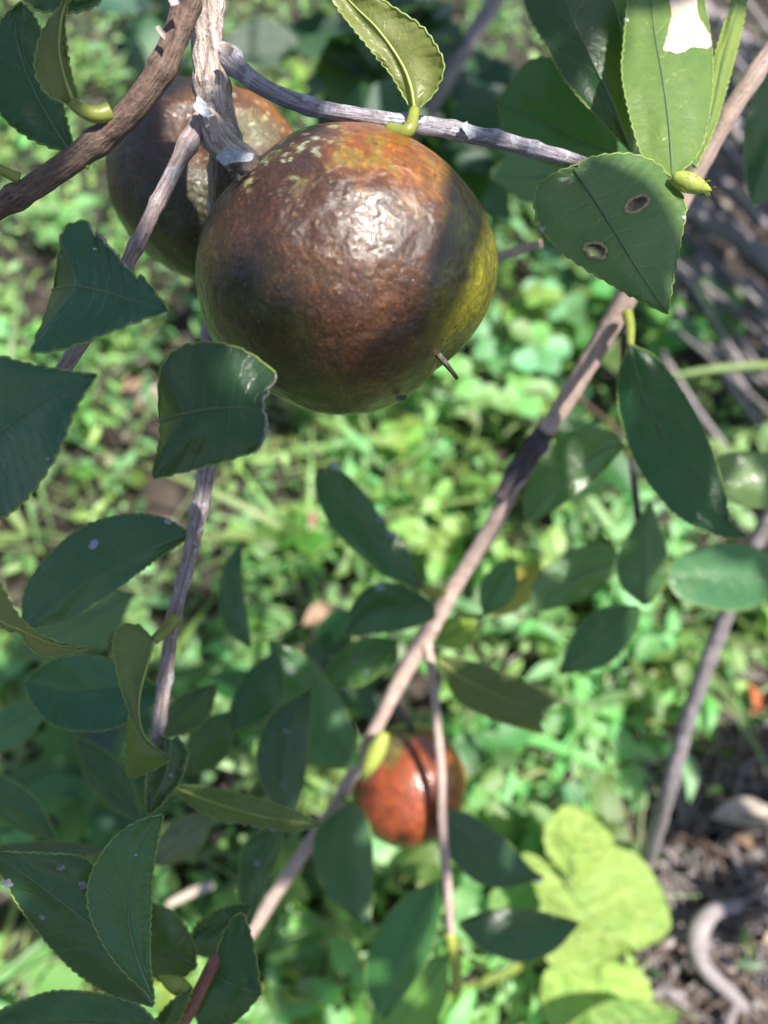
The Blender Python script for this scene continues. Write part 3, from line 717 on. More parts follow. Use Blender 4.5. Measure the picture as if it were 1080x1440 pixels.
Q([(612, 855), (582, 829), (536, 820), (500, 842), (483, 892)], [(612, 862), (580, 856), (530, 860), (483, 893)], [(612, 870), (580, 882), (530, 891), (484, 895)], .385, .38, .1, .2, tint=DK, spots=[(534, 826, 7, M_LICH)])
Q([(560, 900), (520, 896), (480, 914), (455, 950)], [(560, 912), (520, 920), (485, 935), (455, 953)], [(560, 925), (530, 950), (500, 966), (460, 962)], .42, .42, .1, .2, tint=MD, spots=[(500, 930, 4, M_LICHG), (515, 945, 4, M_LICHG)])
Q([(490, 1082), (438, 1072), (400, 1005), (384, 950), (378, 902)], [(495, 1080), (452, 1012), (420, 960), (378, 900)], [(502, 1076), (505, 1050), (482, 990), (440, 930), (382, 900)], .405, .4, .1, .2, tint=MD, spots=[(408, 945, 5, M_LICHG)])
Q([(395, 1150), (364, 1092), (365, 1040), (386, 1000), (438, 967)], [(405, 1150), (400, 1082), (410, 1020), (438, 967)], [(415, 1150), (427, 1100), (434, 1040), (439, 968)], .335, .325, .2, .3, tint=BL, spots=[(398, 1104, 4, M_LICHG), (402, 1028, 5, M_LICHG)])
Q(*lens((392, 915), (322, 1030), 38, 24), .365, .36, .2, .2, tint=BL)
Q([(352, 912), (316, 882), (308, 830), (318, 790), (339, 765)], [(352, 910), (330, 870), (325, 820), (339, 765)], [(353, 906), (346, 860), (340, 810), (340, 766)], .37, .36, .1, .2, tint=BL)
Q([(385, 1160), (345, 1185), (336, 1225), (338, 1272), (350, 1302)], [(395, 1160), (370, 1200), (355, 1250), (351, 1302)], [(402, 1160), (393, 1200), (372, 1250), (352, 1302)], .335, .33, .1, .3, tint=DK, spots=[(361, 1214, 5, M_LICHG)])
leaf(Cb, [(245, 1103), (300, 1108), (370, 1125), (420, 1142), (453, 1160)], [(245, 1107), (300, 1128), (370, 1148), (453, 1161)], [(245, 1112), (280, 1140), (330, 1160), (400, 1169), (453, 1162)],
     .275, .268, .2, .3, tint=(.07, .10, .03), under=True, n=90, rag=[('R', .4, .75, 10)], label='olive underside of a leaf with a frayed dark edge')
Q([(490, 1130), (450, 1160), (440, 1200), (455, 1250), (490, 1285), (518, 1307)], [(493, 1130), (488, 1190), (500, 1250), (519, 1307)], [(497, 1128), (519, 1160), (524, 1220), (521, 1307)], .405, .395, .1, .3, tint=MD, pet=[(482, 1122, .42)])
Q([(622, 1138), (660, 1145), (710, 1180), (745, 1220), (764, 1233)], [(622, 1142), (670, 1185), (720, 1220), (764, 1234)], [(622, 1150), (630, 1200), (670, 1240), (712, 1248), (764, 1235)], .412, .425, .3, .1, tint=DK, spots=[(756, 1239, 5, M_LICH)])
Q([(645, 1296), (690, 1280), (750, 1280), (814, 1297)], [(645, 1299), (700, 1311), (760, 1308), (814, 1298)], [(645, 1303), (680, 1335), (735, 1353), (780, 1336), (814, 1299)], .424, .43, .3, .1, tint=DK)
Q([(618, 1236), (570, 1260), (530, 1310), (514, 1370), (524, 1412), (539, 1433)], [(622, 1238), (582, 1300), (557, 1360), (540, 1434)], [(625, 1242), (619, 1290), (601, 1350), (566, 1402), (541, 1434)], .42, .42, .1, .2, tint=MD)
Q(*lens((630, 1342), (525, 1490), 40, 48), .45, .46, .1, .1, tint=LT)
Q([(615, 920), (680, 935), (730, 955), (770, 972), (790, 984)], [(616, 928), (660, 960), (720, 985), (762, 1000)], [(618, 940), (645, 985), (690, 1010), (740, 1026), (762, 1030)], .385, .37, .2, .2, tint=(.05, .06, .018), under=True, cut=True, label='olive brown leaf with a torn end')
Q(*lens((612, 905), (672, 872), 22, 24), .45, .45, .1, .1, tint=YG)
Q(*lens((680, 866), (722, 786), 24, 24), .40, .39, .1, .3, tint=MD, pet=[(640, 862, .4), (660, 866, .4)], petr=.0014)
Q(*lens((690, 868), (760, 790), 24, 24), .44, .44, .1, .3, tint=YG)
Q([(872, 617), (845, 603), (800, 610), (760, 645), (738, 692), (737, 728)], [(874, 622), (830, 645), (780, 690), (738, 730)], [(876, 630), (850, 660), (800, 702), (762, 726), (739, 731)], .36, .355, .1, .1, tint=(.05, .13, .045))
leaf(Cb, [(883, 490), (869, 530), (873, 590), (900, 660), (950, 722), (1008, 752), (1053, 756)], [(886, 487), (905, 560), (950, 640), (1000, 715), (1053, 756)],
     [(890, 485), (926, 506), (966, 560), (1000, 630), (1021, 700), (1032, 738), (1054, 756)], .292, .28, .25, -.2, tint=DK, n=100, pet=[(882, 440, .304), (886, 460, .299)], petr=.0017,
     rag=[('R', .80, .93, 8)], label='long dark drooping leaf with a bright yellowish edge')
stem(Cb, [(880, 465, .306), (878, 520, .33), (884, 600, .36), (892, 680, .37), (900, 760, .378), (906, 850, .385)], [12, 10, 9, 9, 9, 8], M_BARKD, 'twig', 10, .1, 200)
stem(Cb, [(884, 640, .366), (876, 625, .362)], [8, 7], M_PET, 'petiole', 8, .02, 100)
Q([(903, 850), (873, 822), (869, 782), (890, 742), (915, 708)], [(907, 850), (905, 800), (906, 750), (915, 708)], [(911, 850), (936, 822), (939, 782), (927, 742), (916, 708)], .375, .365, .25, .25, tint=MD)
Q([(897, 852), (850, 854), (810, 885), (786, 945)], [(900, 855), (862, 880), (820, 915), (786, 947)], [(902, 859), (890, 897), (850, 936), (788, 948)], .39, .395, .1, .15, tint=MD)
Q([(868, 772), (845, 764), (790, 780), (752, 818), (746, 858)], [(870, 790), (830, 802), (790, 825), (746, 860)], [(870, 804), (840, 830), (800, 850), (747, 862)], .41, .41, .1, .2, tint=(.045, .12, .055))

# ================================================================== thin branch on the right
Db = thing('leafy_branch', 'thin grey-brown branch at the edge running down to the leaf litter', 'branch', at(1090, 700, .40))
stem(Db, [(1420, 120, .30), (1240, 420, .35), (1120, 630, .39), (1085, 720, .405), (1050, 790, .42), (1015, 880, .44), (990, 945, .455), (965, 1020, .475), (940, 1110, .5), (918, 1182, .56), (908, 1205, .64), (903, 1222, .76)], [24, 23, 22, 21, 21, 22, 22, 22, 22, 22, 22], M_STICK, seg=16, rough=.1, fs=160)
Q = lambda *a, **k: leaf(Db, *a, n=70, m=7, **k)
Q([(1135, 650), (1070, 636), (1015, 640), (1000, 662)], [(1135, 685), (1080, 680), (1030, 676), (1000, 668)], [(1135, 712), (1060, 713), (1025, 703), (1001, 674)], .37, .37, .1, .1, tint=(.06, .15, .06))
Q([(938, 812), (950, 786), (990, 769), (1045, 765), (1130, 800)], [(938, 814), (990, 815), (1050, 814), (1130, 806)], [(938, 817), (955, 840), (1000, 855), (1055, 855), (1130, 812)], .385, .375, .1, .15, tint=(.05, .13, .055))
leaf(Db, *lens((1120, 60), (1060, 290), 70, 40), .3, .3, .2, .2, tint=DK, label='dark leaf in the shade above the stick pile')

# ================================================================== leafy shoot in the lower corner
Gb = thing('leafy_shoot', 'low dark-leaved shoot with a reddish stem in the lower corner', 'branch', at(262, 1440, .25))
stem(Gb, [(225, 1480, .255), (262, 1428, .252), (285, 1388, .25), (302, 1352, .25), (316, 1330, .255)], [24, 22, 20, 18, 12], M_BARKR, seg=16, rough=.08, fs=200)
Q = lambda *a, **k: leaf(Gb, *a, **k)
Q([(215, 1416), (150, 1396), (90, 1352), (32, 1282), (4, 1235), (-12, 1200)], [(216, 1412), (150, 1322), (90, 1270), (30, 1226), (-12, 1198)], [(217, 1402), (182, 1320), (145, 1240), (118, 1206), (60, 1200), (-12, 1197)],
  .236, .222, .15, .2, tint=DK, spots=[(10, 1242, 9, M_LICHG), (86, 1220, 6, M_LICHG), (117, 1245, 8, M_LICHG), (60, 1290, 5, M_LICHG)], label='broad dark leaf flecked with pale lichen')
Q([(212, 1402), (160, 1350), (128, 1290), (125, 1240), (150, 1190), (190, 1157), (229, 1145)], [(214, 1402), (192, 1345), (181, 1290), (187, 1225), (203, 1180), (229, 1145)],
  [(217, 1405), (211, 1350), (212, 1280), (217, 1210), (230, 1146)], .226, .212, .05, .3, tint=(.028, .075, .036), spots=[(191, 1202, 3, M_LICH)], label='pointed upright leaf with a pale toothed margin')
Q([(276, 1355), (272, 1325), (245, 1285), (212, 1270), (190, 1275)], [(277, 1357), (250, 1345), (215, 1335), (190, 1280)], [(276, 1360), (250, 1378), (220, 1376), (195, 1330), (190, 1283)], .262, .255, .2, .2, tint=MD)
Q([(262, 1330), (280, 1296), (320, 1274), (352, 1272)], [(262, 1334), (290, 1310), (325, 1292), (352, 1274)], [(262, 1338), (300, 1345), (335, 1315), (352, 1276)], .285, .285, .1, .1, tint=DK)
Q([(297, 1360), (316, 1310), (338, 1284), (352, 1312), (361, 1352), (367, 1396)], [(295, 1366), (315, 1378), (340, 1388), (367, 1397)], [(292, 1370), (275, 1410), (285, 1452), (322, 1442), (346, 1422), (367, 1398)], .25, .24, .2, .25, tint=DK, label='squarish dark leaf folded over the stem')
Q([(225, 1440), (180, 1406), (90, 1393), (30, 1408), (-60, 1450)], [(225, 1450), (150, 1440), (80, 1440), (-60, 1455)], [(225, 1460), (150, 1480), (60, 1490), (-60, 1460)], .24, .235, .1, .1, tint=DK)
Q([(205, 1470), (222, 1430), (245, 1405), (270, 1388)], [(208, 1472), (235, 1435), (250, 1412), (270, 1388)], [(212, 1475), (248, 1440), (262, 1412), (271, 1389)], .246, .24, .1, .3, tint=MD)
bud(Gb, (268, 1395), (222, 1372), 26, .247, name='leaf_bud')
Q(*lens((150, 1196), (-25, 1196), 15, 13), .30, .30, .3, .3, tint=(.04, .07, .03))
Q(*lens((80, 1182), (-40, 1080), 26, 26), .32, .32, .5, .1, tint=BL)
Q(*lens((196, 1155), (106, 1036), 24, 28), .34, .345, .2, .2, tint=BL)
Q(*lens((300, 1142), (214, 1216), 26, 26), .34, .345, .1, .1, tint=(.05, .09, .06))
Q(*lens((190, 832), (25, 925), 40, 40), .42, .43, .1, .1, tint=(.05, .14, .07))
Q(*lens((325, 1000), (265, 1090), 30, 30), .36, .37, .2, .2, tint=DK)
Q(*lens((70, 985), (-50, 1060), 30, 26), .36, .37, .1, .1, tint=(.055, .14, .06))

#@@BACKGROUND
# ================================================================== weeds: leaf shapes and plants
def weed_leaf(kind, ln, wd, fold=.25, curl=.3, teeth=0):
    n, m = (9, 2) if kind != 'blade' else (12, 1)
    V, UV, F = [], [], []
    for i in range(n+1):
        t = i/n
        if kind == 'ovate': h = math.sin(math.pi*t**.75)**.8
        elif kind == 'round': h = max(0, 1-(2*t-1)**2)**.45
        elif kind == 'lance': h = math.sin(math.pi*t**.85)
        elif kind == 'heart': h = math.sin(math.pi*min(1, t**.55))**.7*(1 if t > .05 else .6)
        else: h = (1-t)**.6*min(1, t*6+.35)
        h = max(h, .03)
        if teeth: h *= 1+.10*((i*1.0) % 2)
        x = ln*t; z0 = -curl*ln*t*t+.12*ln*t
        for j in range(-m, m+1):
            v = j/m
            V.append((x, v*h*wd, z0+abs(v)*h*wd*fold+.05*wd*math.sin(i*1.9+j*2.3))); UV.append((t, (v+1)/2))
    k = 2*m+1
    for i in range(n):
        for j in range(2*m): F.append((i*k+j, (i+1)*k+j, (i+1)*k+j+1, i*k+j+1))
    return mesh_data('leaf', V, F, M_WEED, UV)
WM = {'ovate': [weed_leaf('ovate', 1, .34, .25, .35), weed_leaf('ovate', 1, .30, .4, .1), weed_leaf('ovate', 1, .36, .1, .55)],
      'round': [weed_leaf('round', 1, .46, .15, .25), weed_leaf('round', 1, .48, .3, .1)],
      'lance': [weed_leaf('lance', 1, .17, .35, .3), weed_leaf('lance', 1, .20, .2, .6)],
      'heart': [weed_leaf('heart', 1, .46, .2, .3, 1), weed_leaf('heart', 1, .50, .1, .5, 1)],
      'blade': [weed_leaf('blade', 1, .035, .5, .5), weed_leaf('blade', 1, .03, .4, .9)]}
def orient(d, roll=0.0):
    d = Vector(d).normalized(); x = d; z = Vector((0, 0, 1)); z = (z-x*z.dot(x))
    if z.length < 1e-3: z = Vector((1, 0, 0))
    z.normalize(); y = z.cross(x)
    m = Matrix((x, y, z)).transposed()
    return m.to_4x4() @ Matrix.Rotation(roll, 4, 'X')
def weed_spec(kind, rs):
    """stem pieces and leaves (shape, matrix) of one plant, about its base"""
    stems, leaves = [], []
    def lf(shape, p, d, s, roll=0.0): leaves.append((rs.choice(WM[shape]), Matrix.Translation(Vector(p)) @ orient(d, roll) @ Matrix.Scale(s, 4)))
    if kind in ('broad', 'creeper', 'small'):
        shape = {'broad': 'ovate', 'creeper': 'lance', 'small': 'ovate'}[kind]
        for s in range(rs.choice([2, 3])):
            a = rs.uniform(0, 6.28); lean = rs.uniform(.15, .6) if kind != 'creeper' else rs.uniform(.8, 1.6)
            H = rs.uniform(.05, .11) if kind == 'broad' else rs.uniform(.03, .06) if kind == 'small' else rs.uniform(.04, .07)
            top = np.array([math.cos(a)*lean*H, math.sin(a)*lean*H, H])
            P = spline([(0, 0, 0), tuple(top*.5+np.array([0, 0, H*.1])), tuple(top)], 10)
            stems.append(tube_geo(P, np.linspace(.0016, .0009, 10), 5))
            for k, q in enumerate((.35, .6, .82, 1.0)):
                p = P[int(q*9)]
                for side in (0, 1):
                    if rs.random() < .12: continue
                    b = a+k*1.57+side*math.pi+rs.uniform(-.5, .5)
                    sz = {'broad': rs.uniform(.018, .036), 'creeper': rs.uniform(.024, .042), 'small': rs.uniform(.012, .022)}[kind]*(1.05-.3*abs(q-.6))
                    lf(shape, p, (math.cos(b), math.sin(b), rs.uniform(-.1, .7)), sz, rs.uniform(-.5, .5))
    elif kind == 'clover':
        for s in range(rs.choice([3, 4, 5])):
            a = rs.uniform(0, 6.28); H = rs.uniform(.05, .10); L_ = rs.uniform(.02, .06)
            top = (math.cos(a)*L_, math.sin(a)*L_, H)
            stems.append(tube_geo(spline([(0, 0, 0), (top[0]*.3, top[1]*.3, H*.7), top], 9), .0008, 5))
            b0 = rs.uniform(0, 6.28)
            for k in range(3):
                b = b0+k*2.09+rs.uniform(-.2, .2); lf('round', top, (math.cos(b), math.sin(b), rs.uniform(-.1, .3)), rs.uniform(.016, .027), rs.uniform(-.3, .3))
    elif kind == 'heart':
        for s in range(rs.choice([4, 5])):
            a = rs.uniform(0, 6.28); H = rs.uniform(.03, .08); L_ = rs.uniform(.02, .06)
            top = (math.cos(a)*L_, math.sin(a)*L_, H)
            stems.append(tube_geo(spline([(0, 0, 0), (top[0]*.4, top[1]*.4, H*.7), top], 9), .0011, 5))
            lf('heart', top, (math.cos(a), math.sin(a), rs.uniform(-.3, .3)), rs.uniform(.026, .044), rs.uniform(-.4, .4))
    else:
        stems.append(tube_geo([(0, 0, 0), (0, 0, .008), (0, 0, .016)], .0018, 5))
        for s in range(rs.choice([6, 8])):
            a = rs.uniform(0, 6.28)
            lf('blade', (0, 0, .004), (math.cos(a), math.sin(a), rs.uniform(.5, 1.8)), rs.uniform(.10, .2), rs.uniform(-.6, .6))
    return stems, leaves
WEEDS = {
 'broad': ('broad_leaf_weed', 'bright green weed with pairs of oval leaves on an upright stem', 'weed', 'oval-leaved weeds in the ground cover', (.115, .235, .065)),
 'creeper': ('narrow_leaf_weed', 'sprawling weed with narrow pointed leaves along its stem', 'weed', 'narrow-leaved sprawling weeds', (.105, .22, .075)),
 'small': ('seedling', 'small pale green seedling with little oval leaves', 'seedling', 'little seedlings between the weeds', (.165, .29, .09)),
 'clover': ('clover_plant', 'clover-like plant with three round leaflets on each stalk', 'clover', 'three-leaflet plants on the ground', (.09, .19, .065)),
 'heart': ('heart_leaf_weed', 'low weed with toothed heart-shaped leaves on thin stalks', 'weed', 'heart-leaved weeds on the ground', (.115, .235, .065)),
 'grass': ('grass_tuft', 'tuft of thin arching grass blades among the weeds', 'grass', 'grass tufts among the weeds', (.15, .22, .07))}
rs = random.Random(5)
PROTO = {}
for kd in WEEDS:
    PROTO[kd] = []
    for v in range(4):
        st, lv = weed_spec(kd, rs); V, F, U = join(st)
        PROTO[kd].append((mesh_data('stem', V, F, M_STEM, U), lv))
def put_weed(kd, p, s=1.0, rz=None, tone=None):
    nm, lb, cat, grp, tint = WEEDS[kd]; sm, lv = rs.choice(PROTO[kd])
    t = thing(nm, lb, cat, tuple(p), grp); t.rotation_euler = (rs.uniform(-.25, .25), rs.uniform(-.25, .25), rs.uniform(0, 6.28) if rz is None else rz)
    t.scale = (s, s, s)
    o = bpy.data.objects.new('stem', sm); col.objects.link(o); o.parent = t
    k = 1.2*(tone or rs.choice([.65, 1.0, 1.1, 1.35]))
    tc = tuple(c*k*q for c, q in zip(tint, (rs.uniform(.7, 1.3), 1, rs.uniform(.7, 1.5))))
    for me, mx in lv:
        l = bpy.data.objects.new('leaf', me); col.objects.link(l); l.parent = t; l.matrix_local = mx
        l.color = (*tc, 1)
    return t
def bare(px, py):
    """how bare the ground is at a photo pixel: 0 overgrown .. 1 bare"""
    b = 0.0
    b = max(b, 1-abs((px-(245-(py-600)*.25)))/55 if 470 < py < 740 else 0)
    b = max(b, 1-math.hypot((px-20)/70, (py-390)/60), 1-math.hypot((px-630)/70, (py-690)/60)*.9, 1-math.hypot((px-710)/60, (py-880)/40))
    if px > 880 and py > 1010: b = max(b, min(1, (px-880)/50)*min(1, (py-1010)/60))
    if px > 850 and py < 560: b = max(b, min(1, (px-850)/60))
    return max(0, b)
n_w = 0
tries = 0
while n_w < 262 and tries < 4000:
    tries += 1
    px, py = rs.uniform(-60, 1140), rs.uniform(-40, 1500)
    if py < 240 and rs.random() < .35: continue
    if rs.random() < bare(px, py)*1.2 or math.hypot((px-850)/110, (py-1340)/140) < 1: continue
    p = on_ground(px, py)
    kd = rs.choices(['broad', 'creeper', 'small', 'clover', 'heart', 'grass'], [4, 6, 5, 3 if 640 < px < 900 and 400 < py < 560 else .6, 1.2, 1.6])[0]
    put_weed(kd, (p[0], p[1], ground_z(p[0], p[1])-.004), rs.uniform(.75, 1.25))
    n_w += 1
for (px, py) in [(690, 500), (720, 460), (800, 480), (870, 470), (940, 480), (670, 560), (760, 440), (920, 460)]:
    p = on_ground(px, py+40); put_weed('clover', (p[0], p[1], ground_z(p[0], p[1])), 1.35)
for (px, py) in [(600, 560), (560, 620), (470, 600), (420, 690), (390, 760), (640, 780), (960, 930), (900, 1000), (870, 1040), (760, 1020), (400, 1330), (470, 1290), (480, 1390), (610, 1400), (700, 1420)]:
    p = on_ground(px, py+60); put_weed(rs.choice(['creeper', 'small', 'creeper']), (p[0], p[1], ground_z(p[0], p[1])), 1.05, tone=1.3)

# low ground cover: too many little leaves to count
def cover(name, N, xr, yr, sz, tones, mat, hmax, flat=.5, dens=None, seed=1, lw=.25):
    r = np.random.default_rng(seed); V, F, C = [], [], []
    tpl = [(0, 0, 0), (.3, .8, .10), (.65, .8, .08), (1, 0, -.1), (.65, -.8, .08), (.3, -.8, .10), (.33, 0, 0), (.68, 0, -.02)]
    fc = [(0, 6, 1), (6, 7, 2, 1), (7, 3, 2), (0, 5, 6), (5, 4, 7, 6), (4, 3, 7)]
    cnt = 0
    while cnt < N:
        x, y = r.uniform(*xr), r.uniform(*yr)
        if dens is not None and r.random() > dens(x, y): continue
        cl = mn.noise((x*14, y*14, seed))
        if r.random() > .60+cl*1.3: continue
        s = r.uniform(*sz); h = hmax*r.random()**1.3*(.6+.8*max(0, cl+.3)); a = r.uniform(0, 6.283)
        d = Vector((math.cos(a), math.sin(a), r.normal(.15, flat)))
        mx = orient(d, r.normal(0, .5)); b = len(V); z = ground_z(x, y)+h
        w_ = lw*r.uniform(.7, 1.3)
        for q in tpl:
            p = mx @ Vector((q[0]*s, q[1]*s*w_, q[2]*s)); V.append((p.x+x, p.y+y, max(p.z+z, ground_z(x, y)+.001)))
        t = np.array(tones[r.integers(len(tones))])*r.uniform(.7, 1.35)*(1.3 if mat is M_COVER else 1.0)
        C += [t]*8; F += [tuple(b+i for i in q) for q in fc]; cnt += 1
    o = mk(name, V, F, mat, None, colr=np.array(C)); o['kind'] = 'stuff'
    return o
def to_px(x, y, z=0.0):
    d = np.array([x, y, z])-CAM; zz = d@FW
    return 540+FPX*(d@RT)/zz, 720-FPX*(d@UP)/zz
def dens_cover(x, y):
    if (y*FW[1]+CAM_H*-FW[2]) < .05: return .3
    px, py = to_px(x, y)
    return max(.02, 1-1.15*bare(px, py))
GR = [(.11, .24, .07), (.14, .28, .085), (.06, .15, .05), (.20, .33, .11), (.12, .24, .10), (.21, .32, .09), (.04, .10, .035)]
o = cover('ground_cover', 21000, (-1.25, 1.25), (-.35, 2.4), (.009, .027), GR, M_COVER, .055, dens=dens_cover, seed=3)
o['label'] = 'low green ground cover of small leaves under the branches'
o = cover('leaf_litter', 3600, (-1.2, 1.25), (-.35, 2.3), (.008, .032), [(.06, .045, .035), (.11, .085, .07), (.035, .027, .022), (.2, .165, .14), (.02, .017, .014)], M_LITTER, .010, flat=.25, seed=8,
          dens=lambda x, y: .25+.75*bare(*to_px(x, y)) if y > -.3 else .3, lw=.26)
o['label'] = 'brown crumbs of dry leaves on the bare soil'
# thin fibres and rootlets in the litter
parts = []
for k in range(420):
    if k < 260: p = on_ground(rs.uniform(890, 1130), rs.uniform(1000, 1480))
    else: p = on_ground(rs.uniform(0, 1080), rs.uniform(100, 1440))
    a = rs.uniform(0, 6.28); L_ = rs.uniform(.02, .09); q = np.array([math.cos(a), math.sin(a), 0])*L_; e = np.array([-q[1], q[0], 0])*rs.uniform(-.5, .5)
    z = ground_z(p[0], p[1])+rs.uniform(.001, .02); b = np.array([p[0], p[1], z])
    parts.append(tube_geo(spline([b, b+q*.5+e+np.array([0, 0, rs.uniform(-.004, .014)]), b+q+np.array([0, 0, rs.uniform(-.01, .008)])], 8), rs.uniform(.0004, .0021), 5))
V, F, U = join(parts)
o = mk('root_fibres', V, F, M_STICK, None, U); o['kind'] = 'stuff'; o['label'] = 'tangle of thin dry rootlets over the dark soil'

# thin green stems and runners through the ground cover
parts = []
for k in range(420):
    p = on_ground(rs.uniform(-100, 1180), rs.uniform(60, 1500))
    if rs.random() < bare(*to_px(p[0], p[1])): continue
    a = rs.uniform(0, 6.28); L_ = rs.uniform(.05, .16); q = np.array([math.cos(a), math.sin(a), rs.uniform(-.1, .5)])*L_; e = np.array([-q[1], q[0], abs(q[0])])*rs.uniform(-.3, .4)
    b = np.array([p[0], p[1], ground_z(p[0], p[1])+rs.uniform(.005, .05)])
    parts.append(tube_geo(spline([b, b+q*.5+e, b+q], 9), np.linspace(rs.uniform(.0008, .0018), .0006, 9), 5))
V, F, U = join(parts)
o = mk('weed_runners', V, F, simple('runner_stem', (.15, .25, .09), .5, .4, 60, c2=(.24, .24, .13)), None, U); o['kind'] = 'stuff'; o['label'] = 'thin pale green and tan runners threading the ground cover'

parts = []
for k in range(70):
    p = on_ground(rs.uniform(900, 1140), rs.uniform(1010, 1480)); a = rs.uniform(0, 6.28); L_ = rs.uniform(.04, .13)
    q = np.array([math.cos(a), math.sin(a), 0])*L_; e = np.array([-q[1], q[0], 0])*rs.uniform(-.45, .45); b = np.array([p[0], p[1], ground_z(p[0], p[1])+rs.uniform(.003, .03)])
    parts.append(tube_geo(spline([b, b+q*.3+e+np.array([0, 0, rs.uniform(0, .02)]), b+q*.7-e*.4+np.array([0, 0, rs.uniform(0, .02)]), b+q+np.array([0, 0, rs.uniform(-.02, .01)])], 14), np.linspace(rs.uniform(.0010, .0028), .0007, 14), 6, .15, 150))
V, F, U = join(parts)
o = mk('dry_rootlets', V, F, M_ROOT, None, U); o['kind'] = 'stuff'; o['label'] = 'warm brown tangled dry rootlets over the dark soil'

# big pale leaf plant in the lower right
Wp = thing('wide_leaf_weed', 'large crinkled yellow-green leaf glowing in the sun at the edge of the weeds', 'weed', on_ground(800, 1300))
def big(L, M, Rr, z, tint, **k):
    o = leaf(Wp, L, M, Rr, z, z+k.pop('dz', .01), .15, .15, tint=tint, n=60, m=8, wave=.005, ribs=True, spiky=True, **k)
    o.data.materials[0] = M_CRINK; return o
big([(790, 1225), (735, 1200), (760, 1270), (750, 1320), (800, 1370), (880, 1340)], [(792, 1228), (800, 1250), (830, 1290), (890, 1335)], [(795, 1225), (850, 1180), (900, 1205), (935, 1265), (940, 1310), (895, 1338)], 0.565, (.15, .38, .10))
big([(800, 1235), (770, 1200), (768, 1160), (800, 1132), (850, 1150)], [(802, 1235), (805, 1200), (820, 1165), (850, 1152)], [(806, 1235), (845, 1210), (862, 1180), (852, 1154)], 0.560, (.16, .39, .08))
big([(840, 1350), (780, 1350), (760, 1400), (775, 1450), (810, 1490)], [(845, 1350), (840, 1400), (835, 1440), (812, 1490)], [(850, 1350), (905, 1370), (915, 1420), (880, 1460), (815, 1490)], 0.590, (.15, .38, .10))
big([(790, 1240), (730, 1215), (690, 1260), (700, 1310), (720, 1330)], [(790, 1245), (760, 1265), (730, 1295), (720, 1330)], [(790, 1250), (790, 1290), (770, 1325), (722, 1332)], 0.600, (.10, .24, .06))
big([(955, 1425), (900, 1405), (840, 1415), (790, 1450)], [(955, 1427), (900, 1435), (840, 1445), (790, 1455)], [(955, 1430), (920, 1470), (850, 1480), (792, 1460)], 0.550, (.10, .26, .05))
for (x, y, z) in [(792, 1228, .57), (803, 1236, .565), (845, 1350, .595)]:
    v, f, u = tube_geo(spline([on_ground(800, 1300), at(800, 1290, .70), at(x, y, z)], 10), .0022, 6); mk('leaf_stalk', v, f, M_STEM, Wp, u)

# ------------------------------------------------------------------ dark bushes behind
def bush(name, label, region, zr, n, tints, size, seed, trunk, holes=None):
    r = random.Random(seed)
    t = thing(name, label, 'bush', on_ground(*trunk))
    x0, x1, y0, y1 = region
    base = np.array(on_ground(*trunk))
    twigs = []
    for k in range(max(3, n//9)):
        tip = at(r.uniform(x0, x1), r.uniform(y0, y1), r.uniform(*zr))
        mid = (base*.5+tip*.5)+np.array([r.uniform(-.05, .05), r.uniform(-.03, .05), .04])
        P = spline([base, mid, tip], 16); twigs.append(P)
        v, f, u = tube_geo(P, np.linspace(.0045, .0014, 16), 7, .06, 100); mk('stem', v, f, M_BARKB, t, u)
    for k in range(n):
        P = r.choice(twigs); b = P[r.randrange(6, 16)]
        a = r.uniform(0, 6.28); d = np.array([math.cos(a), math.sin(a), r.uniform(-.6, .4)])
        me = r.choice(BUSHM); s = r.uniform(*size)
        l = bpy.data.objects.new('leaf', me); col.objects.link(l); l.parent = t
        l.matrix_local = Matrix.Translation(Vector(b-base)) @ orient(d, r.uniform(-.6, .6)) @ Matrix.Scale(s, 4)
        l.color = (*[c*r.uniform(.8, 1.25) for c in r.choice(tints)], 1)
    return t
def bush_leaf(fold, curl):
    me = weed_leaf('lance', 1, .26, fold, curl); me.materials[0] = M_LEAF; return me
BUSHM = [bush_leaf(.25, .3), bush_leaf(.35, .1), bush_leaf(.15, .5)]
bush('tea_bush', 'dark green bush out of focus above the big fruit', (410, 770, -140, 270), (.58, .9), 295, [DK, MD, BL, (.03, .08, .05)], (.055, .085), 4, (600, 300))
bush('tea_bush', 'dark blue-green bush out of focus between the two upper branches', (150, 330, -160, 60), (.85, 1.15), 34, [BL, (.035, .09, .06)], (.06, .085), 6, (230, 110))
bush('tea_bush', 'dark green low bush behind the drooping yellow-edged leaf', (730, 900, 500, 640), (.62, .78), 14, [MD, DK], (.05, .07), 9, (800, 680))
bush('tea_bush', 'dark leaves low in the shade under the left shoots', (-40, 330, 950, 1130), (.5, .66), 18, [DK, BL, MD], (.055, .08), 12, (150, 1150))
bush('tea_bush', 'dark leafy seedling bush between the lower shoots and the small fruit', (380, 560, 860, 1000), (.52, .64), 10, [DK, MD], (.05, .07), 15, (470, 1080))
Tw = thing('bare_stem', 'dark thin bare stem leaning across the dark bush', 'stem', at(590, 170, .75))
stem(Tw, [(720, -40, .72), (690, 12, .73), (655, 65, .74), (620, 125, .75), (580, 190, .77), (540, 270, .8)], [26, 26, 24, 24, 22, 14], M_STICK, 'stick', 10, .08, 120, .004)

